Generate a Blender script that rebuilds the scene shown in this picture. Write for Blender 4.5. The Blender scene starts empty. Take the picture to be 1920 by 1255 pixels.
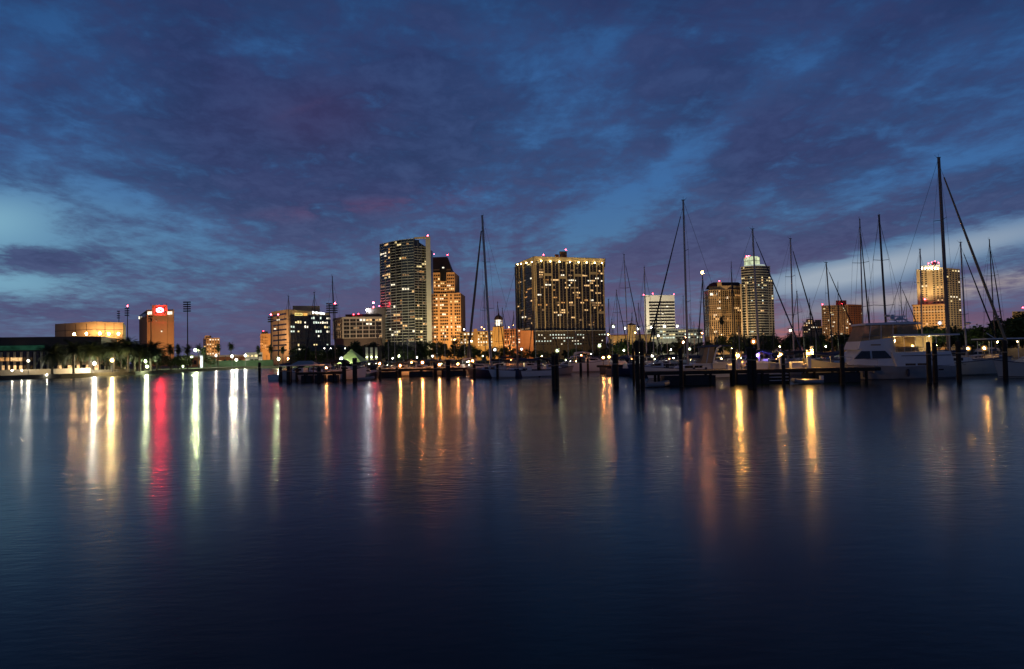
import bpy, bmesh, math, random
from mathutils import Vector, Matrix
random.seed(7)
R = math.radians
S = bpy.context.scene
COL = S.collection

# ---------------------------------------------------------------- camera
F_PX, CX, CY, HZN, ROLL, CAMZ = 1280.0, 960.0, 627.5, 668.0, 0.020, 3.5
pitch = math.atan((HZN - CY) / F_PX)
_f = Vector((0, math.cos(pitch), math.sin(pitch)))
_r0 = Vector((1, 0, 0)); _u0 = _r0.cross(_f)
_r = _r0 * math.cos(ROLL) - _u0 * math.sin(ROLL)
_u = _u0 * math.cos(ROLL) + _r0 * math.sin(ROLL)
CAM = Vector((0, 0, CAMZ))
cam = bpy.data.cameras.new("camera"); camo = bpy.data.objects.new("camera", cam); COL.objects.link(camo)
cam.sensor_width = 36; cam.lens = F_PX / 1920 * 36; cam.clip_start = 0.2; cam.clip_end = 30000
camo.matrix_world = Matrix(((_r.x, _u.x, -_f.x, 0), (_r.y, _u.y, -_f.y, 0), (_r.z, _u.z, -_f.z, CAMZ), (0, 0, 0, 1)))
S.camera = camo

def ray(px, py): return _f + _r * ((px - CX) / F_PX) - _u * ((py - CY) / F_PX)
def P(px, py, Y):
    d = ray(px, py); return CAM + d * (Y / d.y)
def GP(px, py, z=0.0):
    d = ray(px, py); return CAM + d * ((z - CAMZ) / d.z)
def hz(px): return HZN - ROLL * (px - CX)
def XY(px, Y, py=650):
    p = P(px, py, Y); return Vector((p.x, p.y))
def ZZ(px, py, Y): return P(px, py, Y).z

# ---------------------------------------------------------------- render settings
S.view_settings.view_transform = 'Standard'; S.view_settings.look = 'None'
S.view_settings.exposure = 0; S.view_settings.gamma = 1
S.cycles.use_denoising = True
try: S.cycles.denoiser = 'OPENIMAGEDENOISE'
except Exception: pass
S.cycles.max_bounces = 5; S.cycles.diffuse_bounces = 2; S.cycles.glossy_bounces = 3; S.cycles.transmission_bounces = 3
S.cycles.sample_clamp_indirect = 12
S.cycles.use_light_tree = True

def lin(c):
    return tuple(((v / 255) / 12.92 if v / 255 < .04045 else ((v / 255 + .055) / 1.055) ** 2.4) for v in c[:3])
def rgba(c): return (c[0], c[1], c[2], 1)

# ---------------------------------------------------------------- sky
W = bpy.data.worlds.new("World"); S.world = W; W.use_nodes = True
nt = W.node_tree; nt.nodes.clear()
class NB:
    def __init__(s, t): s.t = t
    def n(s, typ, **k):
        x = s.t.nodes.new(typ)
        for a, b in k.items(): setattr(x, a, b)
        return x
    def put(s, sock, v):
        if isinstance(v, bpy.types.NodeSocket): s.t.links.new(v, sock)
        else: sock.default_value = v
    def m(s, op, a, b=None, c=None, clamp=False):
        x = s.n('ShaderNodeMath', operation=op, use_clamp=clamp)
        for i, v in enumerate((a, b, c)):
            if v is not None: s.put(x.inputs[i], v)
        return x.outputs[0]
    def xyz(s, a, b, c):
        x = s.n('ShaderNodeCombineXYZ')
        for i, v in enumerate((a, b, c)): s.put(x.inputs[i], v)
        return x.outputs[0]
    def noise(s, vec, scale, detail=6, rough=.55, dist=0.0, out=0):
        x = s.n('ShaderNodeTexNoise')
        if vec is not None: s.put(x.inputs['Vector'], vec)
        x.inputs['Scale'].default_value = scale; x.inputs['Detail'].default_value = detail
        x.inputs['Roughness'].default_value = rough; x.inputs['Distortion'].default_value = dist
        return x.outputs[out]
    def ramp(s, fac, stops, interp='LINEAR'):
        x = s.n('ShaderNodeValToRGB'); s.put(x.inputs[0], fac); e = x.color_ramp.elements
        x.color_ramp.interpolation = interp
        while len(e) < len(stops): e.new(.5)
        for i, (p, c) in enumerate(stops):
            e[i].position = p; e[i].color = rgba(c)
        return x.outputs[0]
    def mix(s, fac, a, b, mode='MIX'):
        x = s.n('ShaderNodeMix', data_type='RGBA', blend_type=mode)
        s.put(x.inputs[0], fac)
        for i, v in ((6, a), (7, b)):
            s.put(x.inputs[i], rgba(v) if isinstance(v, tuple) else v)
        return x.outputs[2]
    def smooth(s, v, lo, hi):
        x = s.n('ShaderNodeMapRange', interpolation_type='SMOOTHSTEP'); s.put(x.inputs[0], v)
        x.inputs[1].default_value = lo; x.inputs[2].default_value = hi
        return x.outputs[0]
    def gauss(s, u, v, u0, v0, su, sv, ang=0.0):
        du = s.m('SUBTRACT', u, u0); dv = s.m('SUBTRACT', v, v0)
        c, n_ = math.cos(ang), math.sin(ang)
        a = s.m('ADD', s.m('MULTIPLY', du, c / su), s.m('MULTIPLY', dv, n_ / su))
        b = s.m('ADD', s.m('MULTIPLY', du, -n_ / sv), s.m('MULTIPLY', dv, c / sv))
        q = s.m('ADD', s.m('MULTIPLY', a, a), s.m('MULTIPLY', b, b))
        return s.m('EXPONENT', s.m('MULTIPLY', q, -1.0))
b = NB(nt)
tc = b.n('ShaderNodeTexCoord'); sep = b.n('ShaderNodeSeparateXYZ'); nt.links.new(tc.outputs['Generated'], sep.inputs[0])
dx, dy, dz = sep.outputs
zc = b.m('MAXIMUM', dz, 0.0)
ay = b.m('MAXIMUM', b.m('ABSOLUTE', dy), 0.12)
u = b.m('DIVIDE', dx, ay); v = b.m('DIVIDE', zc, ay)
den = b.m('ADD', zc, 0.13)
qx = b.m('DIVIDE', dx, den); qy = b.m('DIVIDE', dy, den)
ca, sa = math.cos(0.105), math.sin(0.105)
rx = b.m('ADD', b.m('MULTIPLY', qx, ca), b.m('MULTIPLY', qy, sa))
ry = b.m('SUBTRACT', b.m('MULTIPLY', qy, ca), b.m('MULTIPLY', qx, sa))
pv = b.xyz(rx, b.m('MULTIPLY', ry, 0.55), 3.7)
pv2 = b.xyz(rx, b.m('MULTIPLY', ry, 0.8), 11.3)
pv3 = b.xyz(b.m('MULTIPLY', u, 1.0), b.m('MULTIPLY', v, 3.2), 5.1)
n1 = b.noise(pv, 1.3, 8, .60, .6)
n2 = b.noise(pv2, 4.5, 7, .62, .35)
n3 = b.noise(pv3, 3.2, 6, .6, .7)
n4 = b.noise(pv2, 2.1, 4, .5, .2); n5 = b.noise(pv2, 12.0, 6, .62, .3)
def PXU(px): return (px - 960) / 1280
def PXV(px, py): return (hz(px) - py) / 1280
def G(px, py, sx, sy, ang=0.0): return b.gauss(u, v, PXU(px), PXV(px, py), sx / 1280, sy / 1280, ang)
def acc(*terms):
    o = None
    for w, t in terms:
        x = b.m('MULTIPLY', t, w); o = x if o is None else b.m('ADD', o, x)
    return o
gap = G(-30, 415, 120, 50); gap2 = G(0, 530, 150, 28, R(-6)); gap3 = G(140, 360, 330, 130, R(-12)); gap4 = G(30, 470, 300, 130)
diag = G(1310, 280, 300, 34, R(39)); mid = G(1090, 240, 200, 210); lowmid = G(1130, 420, 150, 60, R(30))
topblue = G(1010, 90, 300, 90); topleft = G(200, 120, 380, 120)
band = G(1740, 478, 330, 26, R(12)); band2 = G(1790, 545, 300, 20, R(8)); band3 = G(1560, 520, 150, 26, R(6))
wispr = G(1700, 340, 280, 26, R(17))
cl_a = G(600, 215, 130, 75); cl_b = G(560, 330, 420, 90); cl_c = G(1560, 300, 300, 60, R(22)); cl_d = G(640, 380, 330, 45)
cl_e = G(390, 130, 120, 110); cl_f = G(80, 480, 110, 22, R(-4)); cl_g = G(820, 120, 130, 80); cl_h = G(1350, 470, 300, 60)
base = acc((.46, n1), (.44, n2), (.24, n3), (.30, n5))
bias = acc((-.34, gap), (-.16, gap2), (-.13, gap3), (-.12, diag), (-.08, mid), (-.08, lowmid), (-.06, topblue), (-.06, topleft),
           (-.32, band), (-.19, band2), (-.22, band3), (-.07, wispr),
           (.12, cl_a), (.04, cl_b), (.08, cl_c), (.05, cl_d), (.09, cl_e), (.20, cl_f), (.07, cl_g), (.05, cl_h))
cover = b.smooth(b.m('ADD', base, bias), .53, .79)
clear = b.ramp(b.m('MULTIPLY', v, 1.0), [(0, lin((92, 98, 128))), (.05, lin((88, 100, 136))), (.13, lin((84, 124, 162))), (.25, lin((64, 108, 162))),
                                      (.42, lin((54, 96, 152))), (.54, lin((44, 84, 136))), (.66, lin((22, 46, 74))), (.9, lin((14, 30, 50)))])
cloud = b.ramp(v, [(0, lin((84, 78, 108))), (.06, lin((80, 80, 116))), (.14, lin((66, 76, 116))), (.27, lin((50, 66, 107))), (.45, lin((44, 60, 104))), (.54, lin((38, 54, 96))), (.66, lin((17, 32, 52))), (.9, lin((9, 20, 34)))])
mott = b.m('ADD', b.m('MULTIPLY', n2, .55), b.m('MULTIPLY', n5, .45))
cloud = b.mix(b.m('MULTIPLY', b.smooth(mott, .44, .66), .55), cloud, b.ramp(v, [(0, lin((104, 98, 126))), (.14, lin((84, 98, 136))), (.3, lin((66, 86, 132))), (.5, lin((58, 80, 128))), (.66, lin((26, 44, 70))), (.9, lin((14, 26, 42)))]))
cloud = b.mix(b.m('MULTIPLY', b.smooth(mott, .52, .36), .5), cloud, b.ramp(v, [(0, lin((72, 68, 98))), (.14, lin((50, 58, 94))), (.3, lin((36, 48, 84))), (.5, lin((32, 44, 80))), (.9, lin((9, 20, 34)))]))
cloud = b.mix(b.m('MULTIPLY', b.smooth(n4, .42, .66), .22), cloud, lin((62, 54, 98)))
cloud = b.mix(b.m('MULTIPLY', cl_a, .38), cloud, lin((70, 46, 84)))
red = b.m('MULTIPLY', G(690, 385, 220, 15, R(5)), b.smooth(n2, .40, .60)); red2 = b.m('MULTIPLY', G(575, 198, 50, 9, R(20)), b.smooth(n2, .4, .6))
clear = b.mix(b.m('MINIMUM', acc((.8, gap), (.6, gap2)), 1.0), clear, lin((132, 180, 202)))
clear = b.mix(b.m('MINIMUM', acc((.8, band), (.6, band3)), 1.0), clear, lin((158, 172, 188)))
clear = b.mix(b.m('MULTIPLY', gap4, .35), clear, lin((126, 176, 200)))
clear = b.mix(b.m('MULTIPLY', band2, .85), clear, lin((176, 162, 158)))
warm_r = b.gauss(u, v, .50, .0, .42, .075); warm_m = b.gauss(u, v, .12, .03, .6, .13)
hot = b.gauss(u, v, .42, .012, .13, .036); hot2 = b.gauss(u, v, .55, .0, .25, .03)
cloud = b.mix(b.m('MULTIPLY', warm_m, .4), cloud, lin((106, 90, 120)))
cloud = b.mix(b.m('MULTIPLY', warm_r, .75), cloud, lin((126, 92, 112)))
cloud = b.mix(b.m('MULTIPLY', hot, .6), cloud, lin((190, 118, 106)))
cloud = b.mix(b.m('MULTIPLY', hot2, .3), cloud, lin((180, 112, 106)))
sky = b.mix(b.m('MINIMUM', cover, .96), clear, cloud)
sky = b.mix(b.m('MULTIPLY', red, .24), sky, lin((128, 62, 88)))
sky = b.mix(b.m('MULTIPLY', red2, .15), sky, lin((96, 58, 84)))
# below the horizon: dull ground tone
sky = b.mix(b.smooth(dz, -.02, -.002), lin((40, 44, 60)), sky)
bg = b.n('ShaderNodeBackground'); nt.links.new(sky, bg.inputs[0]); bg.inputs[1].default_value = 0.97
wo = b.n('ShaderNodeOutputWorld'); nt.links.new(bg.outputs[0], wo.inputs[0])
W.cycles.sampling_method = 'AUTOMATIC'

# ---------------------------------------------------------------- materials
MATS = {}
def mat(name, col, rough=.7, var=.15, scale=1.5, metal=0.0, spec=.5, bump=0.0):
    if name in MATS: return MATS[name]
    m = bpy.data.materials.new(name); m.use_nodes = True; t = m.node_tree; q = NB(t)
    bs = t.nodes['Principled BSDF']
    tcn = q.n('ShaderNodeTexCoord')
    nz = q.noise(tcn.outputs['Object'], scale, 5, .6)
    lo = tuple(c * (1 - var) for c in col); hi = tuple(min(1, c * (1 + var)) for c in col)
    t.links.new(q.ramp(nz, [(.3, lo), (.7, hi)]), bs.inputs['Base Color'])
    bs.inputs['Roughness'].default_value = rough; bs.inputs['Metallic'].default_value = metal
    bs.inputs['Specular IOR Level'].default_value = spec
    if bump:
        bp = q.n('ShaderNodeBump'); bp.inputs['Strength'].default_value = bump
        t.links.new(q.noise(tcn.outputs['Object'], scale * 6, 4, .6), bp.inputs['Height']); t.links.new(bp.outputs[0], bs.inputs['Normal'])
    MATS[name] = m; return m
def glow(name, col, strength, mis=False, var=0.0, scale=.9):
    """something that gives off light: a lamp, a lit window, a lit sign"""
    if name in MATS: return MATS[name]
    m = bpy.data.materials.new(name); m.use_nodes = True; t = m.node_tree; q = NB(t); t.nodes.clear()
    em = q.n('ShaderNodeEmission'); em.inputs[0].default_value = rgba(col); em.inputs[1].default_value = strength
    if var:
        g = q.n('ShaderNodeNewGeometry')
        nz = q.noise(g.outputs['Position'], scale, 3, .6)
        t.links.new(q.m('MULTIPLY', q.m('ADD', q.m('MULTIPLY', q.smooth(nz, .3, .7), 2 * var), 1 - var), strength), em.inputs[1])
    o = q.n('ShaderNodeOutputMaterial'); t.links.new(em.outputs[0], o.inputs[0])
    m.cycles.emission_sampling = 'FRONT' if mis else 'NONE'
    MATS[name] = m; return m
M = {}
M['pile'] = mat('pile wood', (.035, .028, .022), .85, .4, 3, bump=.3)
M['dock'] = mat('dock wood', (.22, .18, .14), .85, .3, 2, bump=.2)
M['darkwood'] = mat('dark wood', (.05, .04, .03), .85, .3, 2)
M['gel'] = mat('white gelcoat', (.76, .77, .80), .28, .06, .8)
M['gel2'] = mat('cream gelcoat', (.68, .63, .56), .3, .08, .8)
M['navy'] = mat('navy hull paint', (.03, .04, .09), .3, .2, .8)
M['greyhull'] = mat('grey hull paint', (.34, .35, .38), .35, .1, .8)
M['deckm'] = mat('non skid deck', (.5, .5, .5), .7, .1, 2)
M['alu'] = mat('mast aluminium', (.46, .42, .40), .42, .08, 2, .35)
M['bronze'] = mat('bronze mast', (.24, .18, .15), .5, .1, 2, .2)
M['darkalu'] = mat('dark mast', (.10, .085, .085), .5, .12, 2, .2)
M['wire'] = mat('rigging wire', (.10, .10, .11), .5, .1, 2)
M['bluecanvas'] = mat('blue canvas', (.05, .075, .15), .85, .2, 2)
M['darkcanvas'] = mat('dark canvas', (.03, .035, .045), .85, .25, 2)
M['tancanvas'] = mat('tan canvas', (.34, .27, .19), .85, .15, 2)
M['whitecanvas'] = mat('white canvas', (.62, .62, .64), .8, .1, 2)
M['glassdark'] = mat('dark glass', (.012, .014, .017), .12, .3, .3)
M['winddark'] = mat('window glass', (.018, .018, .018), .2, .5, .15)
M['steel'] = mat('steel rail', (.5, .5, .52), .3, .05, 2, .8)
M['grey'] = mat('grey metal', (.16, .16, .17), .5, .1, 2, .3)
M['black'] = mat('black metal', (.025, .025, .028), .6, .2, 2)
M['concrete'] = mat('concrete', (.32, .30, .27), .85, .15, .3, bump=.1)
M['seawall'] = mat('seawall concrete', (.10, .092, .082), .9, .3, .5, bump=.2)
M['beige'] = mat('beige stucco', (.44, .36, .27), .85, .08, .2)
M['tan'] = mat('tan stucco', (.46, .33, .20), .85, .08, .15)
M['orangewall'] = mat('ochre precast', (.46, .29, .14), .85, .1, .15)
M['yellowwall'] = mat('yellow stucco', (.52, .36, .15), .85, .1, .15)
M['redbrick'] = mat('red brick', (.34, .15, .07), .85, .15, .4)
M['brownwall'] = mat('brown precast', (.30, .19, .12), .85, .1, .1)
M['white'] = mat('white precast', (.62, .58, .50), .8, .06, .2)
M['gold'] = mat('sand pier', (.50, .40, .24), .8, .08, .3)
M['darkroof'] = mat('dark metal roof', (.05, .035, .03), .6, .2, .2)
M['tileroof'] = mat('tile roof', (.22, .10, .06), .85, .2, .4)
M['slab'] = mat('pale slab edge', (.40, .38, .33), .8, .08, .3)
M['green'] = mat('green screen', (.05, .10, .05), .85, .2, .8)
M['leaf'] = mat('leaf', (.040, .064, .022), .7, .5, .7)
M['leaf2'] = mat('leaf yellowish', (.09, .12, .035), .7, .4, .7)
M['frond'] = mat('palm frond', (.022, .034, .014), .6, .4, 1.2)
M['bark'] = mat('bark', (.11, .085, .06), .9, .3, 4, bump=.3)
M['palmbark'] = mat('palm bark', (.05, .04, .03), .9, .3, 5, bump=.3)
M['grass'] = mat('grass ground', (.05, .07, .03), .95, .4, .05)
M['paving'] = mat('paving', (.26, .23, .19), .9, .2, .3)
M['carred'] = mat('car paint red', (.25, .02, .02), .3, .1, 1)
M['clearvinyl'] = mat('smoky vinyl', (.36, .29, .17), .35, .3, 1.1)
_t = M['clearvinyl'].node_tree; _q = NB(_t); _tr = _q.n('ShaderNodeBsdfTransparent'); _mx = _q.n('ShaderNodeMixShader'); _mx.inputs[0].default_value = .55
_tr.inputs[0].default_value = (1, .86, .6, 1)
_t.links.new(_tr.outputs[0], _mx.inputs[1]); _t.links.new(_t.nodes['Principled BSDF'].outputs[0], _mx.inputs[2]); _t.links.new(_mx.outputs[0], _t.nodes['Material Output'].inputs[0])

LIT = [glow('lit window warm', (1, .60, .26), 1.15, var=.5), glow('lit window yellow', (1, .76, .36), 1.2, var=.4),
       glow('lit window white', (1, .88, .66), 1.5, var=.4), glow('lit window amber', (1, .48, .16), .55, var=.6),
       glow('lit window dim', (.95, .56, .28), .28, var=.6), glow('lit window cool', (.82, .95, .80), 1.1, var=.4),
       glow('lit window faint', (.8, .55, .3), .11, var=.6)]

# ---------------------------------------------------------------- mesh builder
class MB:
    def __init__(s): s.v = []; s.f = []; s.mi = []; s.cur = 0
    def add(s, vs, fs):
        o = len(s.v); s.v += [tuple(x) for x in vs]
        for f in fs: s.f.append([i + o for i in f]); s.mi.append(s.cur)
        return s
    def box(s, c, d, rz=0.0):
        hx, hy, hz_ = d[0] / 2, d[1] / 2, d[2] / 2; k, n = math.cos(rz), math.sin(rz)
        vs = []
        for z in (-hz_, hz_):
            for x, y in ((-hx, -hy), (hx, -hy), (hx, hy), (-hx, hy)):
                vs.append((c[0] + x * k - y * n, c[1] + x * n + y * k, c[2] + z))
        return s.add(vs, [(0, 3, 2, 1), (4, 5, 6, 7), (0, 1, 5, 4), (1, 2, 6, 5), (2, 3, 7, 6), (3, 0, 4, 7)])
    def tube(s, a, b_, r0, r1=None, n=6, cap=True):
        a, b_ = Vector(a), Vector(b_); r1 = r0 if r1 is None else r1
        d = (b_ - a)
        if d.length < 1e-6: return s
        d.normalize(); t = d.cross(Vector((0, 0, 1)))
        if t.length < 1e-3: t = Vector((1, 0, 0))
        t.normalize(); w = d.cross(t); vs = []
        for p, r in ((a, r0), (b_, r1)):
            for i in range(n):
                q = 2 * math.pi * i / n; vs.append(p + (t * math.cos(q) + w * math.sin(q)) * r)
        fs = [(i, (i + 1) % n, n + (i + 1) % n, n + i) for i in range(n)]
        if cap: fs += [tuple(range(n))[::-1], tuple(range(n, 2 * n))]
        return s.add(vs, fs)
    def path(s, pts, r, n=6):
        for p, q in zip(pts, pts[1:]): s.tube(p, q, r, r, n)
        return s
    def prism(s, poly, z0, z1):
        n = len(poly); zt = z1 if isinstance(z1, (list, tuple)) else [z1] * n
        vs = [(p[0], p[1], z0) for p in poly] + [(p[0], p[1], z) for p, z in zip(poly, zt)]
        fs = [(i, (i + 1) % n, n + (i + 1) % n, n + i) for i in range(n)] + [tuple(range(n))[::-1], tuple(range(n, 2 * n))]
        return s.add(vs, fs)
    def side(s, pts, y0, y1, inset=0.0):
        """profile of x,z points extruded across the beam; inset narrows the higher points"""
        n = len(pts); zs = [p[1] for p in pts]; lo, hi = min(zs), max(zs); k = lambda z: inset * (z - lo) / max(hi - lo, 1e-6)
        vs = [(p[0], y0 + k(p[1]), p[1]) for p in pts] + [(p[0], y1 - k(p[1]), p[1]) for p in pts]
        fs = [(i, n + i, n + (i + 1) % n, (i + 1) % n) for i in range(n)] + [tuple(range(n)), tuple(range(n, 2 * n))[::-1]]
        return s.add(vs, fs)
    def lathe(s, c, prof, n=12):
        vs = []; m_ = len(prof)
        for r, z in prof:
            for i in range(n):
                q = 2 * math.pi * i / n; vs.append((c[0] + r * math.cos(q), c[1] + r * math.sin(q), c[2] + z))
        fs = [(j * n + i, j * n + (i + 1) % n, (j + 1) * n + (i + 1) % n, (j + 1) * n + i) for j in range(m_ - 1) for i in range(n)]
        fs += [tuple(range(n))[::-1], tuple(range((m_ - 1) * n, m_ * n))]
        return s.add(vs, fs)
    def ball(s, c, r, sz=1.0, n=8, m_=5):
        prof = [(max(r * math.sin(math.pi * j / m_), r * .02), -r * sz * math.cos(math.pi * j / m_)) for j in range(m_ + 1)]
        return s.lathe(c, prof, n)
    def mesh(s, name, mats, org=(0, 0, 0), smooth=False):
        me = bpy.data.meshes.new(name)
        me.from_pydata([(x - org[0], y - org[1], z - org[2]) for x, y, z in s.v], [], s.f)
        mats = mats if isinstance(mats, (list, tuple)) else [mats]
        for m in mats: me.materials.append(m)
        if len(mats) > 1: me.polygons.foreach_set('material_index', s.mi)
        if smooth: me.polygons.foreach_set('use_smooth', [True] * len(s.f))
        bm = bmesh.new(); bm.from_mesh(me); bmesh.ops.recalc_face_normals(bm, faces=bm.faces); bm.to_mesh(me); bm.free()
        me.update(); return me
    def build(s, name, mats, parent=None, world=True, smooth=False):
        org = parent.location if (parent is not None and world) else (0, 0, 0)
        o = bpy.data.objects.new(name, s.mesh(name, mats, org, smooth)); COL.objects.link(o)
        if parent is not None: o.parent = parent
        return o

def tag(o, label=None, cat=None, group=None, kind=None):
    if label: o['label'] = label
    if cat: o['category'] = cat
    if group: o['group'] = group
    if kind: o['kind'] = kind
    return o
def thing(name, loc, label, cat, group=None, rz=0.0):
    o = bpy.data.objects.new(name, None); COL.objects.link(o); o.empty_display_size = .2
    o.location = loc; o.rotation_euler = (0, 0, rz); return tag(o, label, cat, group)
def kids(o): return [c for c in KIDS.get(o.name, [])]
KIDS = {}
def copy_tree(o, parent=None):
    c = o.copy(); COL.objects.link(c); c.parent = parent
    for ch in list(o.children): copy_tree(ch, c)
    return c
def link_copy(name, me, parent, loc=(0, 0, 0), rot=0.0, scale=(1, 1, 1)):
    o = bpy.data.objects.new(name, me); COL.objects.link(o); o.parent = parent
    o.location = loc; o.rotation_euler = (0, 0, rot); o.scale = scale; return o

# ---------------------------------------------------------------- ground, water
wm = bpy.data.materials.new('sea water'); wm.use_nodes = True; q = NB(wm.node_tree); bs = wm.node_tree.nodes['Principled BSDF']
bs.inputs['Base Color'].default_value = (.002, .016, .022, 1); bs.inputs['IOR'].default_value = 1.20; bs.inputs['Specular Tint'].default_value = (.84, 1, .97, 1)
g = q.n('ShaderNodeNewGeometry'); sp = q.n('ShaderNodeSeparateXYZ'); wm.node_tree.links.new(g.outputs['Position'], sp.inputs[0])
calm = q.noise(q.xyz(q.m('MULTIPLY', sp.outputs[0], .012), q.m('MULTIPLY', sp.outputs[1], .05), 0.0), 1.0, 4, .55)
q.put(bs.inputs['Roughness'], q.m('ADD', q.m('MULTIPLY', q.smooth(calm, .35, .65), .05), .162))
w1 = q.noise(q.xyz(q.m('MULTIPLY', sp.outputs[0], .55), sp.outputs[1], 0.0), 1.6, 3, .55)
w2 = q.noise(q.xyz(q.m('MULTIPLY', sp.outputs[0], .45), sp.outputs[1], 4.0), 5.5, 2, .5)
bp = q.n('ShaderNodeBump'); ruf = q.m('MULTIPLY', q.smooth(sp.outputs[1], 11, 24), q.m('SUBTRACT', 1.0, q.smooth(sp.outputs[1], 55, 130)))
q.put(bp.inputs['Strength'], q.m('ADD', .07, q.m('MULTIPLY', q.m('MULTIPLY', ruf, q.m('ADD', .5, calm)), .26))); bp.inputs['Distance'].default_value = .05
q.put(bp.inputs['Height'], q.m('ADD', q.m('MULTIPLY', w1, 1.0), q.m('MULTIPLY', w2, .9))); wm.node_tree.links.new(bp.outputs[0], bs.inputs['Normal'])
tag(MB().add([(-12000, -300, 0), (12000, -300, 0), (12000, 12000, 0), (-12000, 12000, 0)], [(0, 1, 2, 3)]).build('water', wm), kind='structure')
GZ = 1.0
shore = [Vector((-900, 150)), XY(-330, 160), XY(0, 172), XY(110, 186), XY(250, 213), XY(330, 243), XY(450, 320), XY(520, 335), XY(900, 345), XY(1300, 345), XY(1600, 320), XY(1800, 290), XY(2100, 270), Vector((1200, 260))]
gm = MB(); top = [(p.x, p.y, GZ) for p in shore] + [(11000, 260, GZ), (11000, 11500, GZ), (-11000, 11500, GZ), (-11000, 150, GZ)]
gm.add(top, [tuple(range(len(top)))])
tag(gm.build('ground', M['grass']), kind='structure')
sw = MB()
for a, c in zip(shore, shore[1:]):
    d = (c - a).normalized(); nn = Vector((d.y, -d.x)); e = a + nn * .6; f = c + nn * .6
    sw.add([(e.x, e.y, -2), (f.x, f.y, -2), (f.x, f.y, GZ + .12), (e.x, e.y, GZ + .12), (a.x, a.y, -2), (c.x, c.y, -2), (c.x, c.y, GZ + .12), (a.x, a.y, GZ + .12)],
           [(0, 1, 2, 3), (3, 2, 6, 7), (5, 4, 7, 6), (0, 3, 7, 4), (1, 5, 6, 2)])
tag(sw.build('seawall', M['seawall']), 'low dark concrete seawall along the far shore below the palms', 'seawall')
pm = MB()
for a, c in zip(shore[:8], shore[1:8]):
    a2, c2 = a + Vector((0, 2)), c + Vector((0, 2)); pm.add([(a2.x, a2.y, GZ + .004), (c2.x, c2.y, GZ + .004), (c2.x, c2.y + 5, GZ + .004), (a2.x, a2.y + 5, GZ + .004)], [(0, 1, 2, 3)])
tag(pm.build('path', M['paving']), kind='structure')
# ---------------------------------------------------------------- lamps
BULB = {}
def bulb_mat(kind):
    spec = {'green': ((.86, 1, .52), 1), 'white': ((1, .93, .72), 1), 'amber': ((1, .50, .11), 1), 'orange': ((1, .36, .10), 1), 'red': ((1, .03, .05), 1),
            'sodium': ((1, .56, .20), 1), 'cool': ((.86, .92, 1), 1), 'yellow': ((1, .72, .28), 1), 'purple': ((.25, .16, 1), 1)}[kind]
    return spec[0]
def bulb_m(kind, L, mis=True): return glow('lamp %s %g' % (kind, L), bulb_mat(kind), L, mis=mis)
def put_bulb(parent, p, r, kind, L, mis=True, name='bulb', flat=1.0):
    return MB().ball(p, r, flat, 6, 4).build(name, bulb_m(kind, L, mis), parent)
def halo_globe_m(kind):  # weak emission imitates the coloured halo round a lamp
    n_ = 'frosted globe ' + kind
    if n_ in MATS: return MATS[n_]
    m = bpy.data.materials.new(n_); m.use_nodes = True; t = m.node_tree; t.nodes.clear(); q = NB(t)
    em = q.n('ShaderNodeEmission'); c = bulb_mat(kind); em.inputs[0].default_value = rgba(c); em.inputs[1].default_value = .85
    tr = q.n('ShaderNodeBsdfTransparent'); lw = q.n('ShaderNodeLayerWeight'); lw.inputs[0].default_value = .5
    mx = q.n('ShaderNodeMixShader'); q.put(mx.inputs[0], q.m('SUBTRACT', .62, q.m('MULTIPLY', lw.outputs['Facing'], .55)))
    t.links.new(tr.outputs[0], mx.inputs[1]); t.links.new(em.outputs[0], mx.inputs[2])
    o = q.n('ShaderNodeOutputMaterial'); t.links.new(mx.outputs[0], o.inputs[0]); m.cycles.emission_sampling = 'NONE'
    MATS[n_] = m; return m
def halo_bulb(parent, p, r, kind, L):
    bo = put_bulb(parent, p, r * .66, kind, int(L * 2.6))
    MB().ball(p, r * 2.0, 1, 12, 8).build('halo_globe', halo_globe_m(kind), parent, smooth=True)  # glowing shell added round the bulb as its halo
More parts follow.
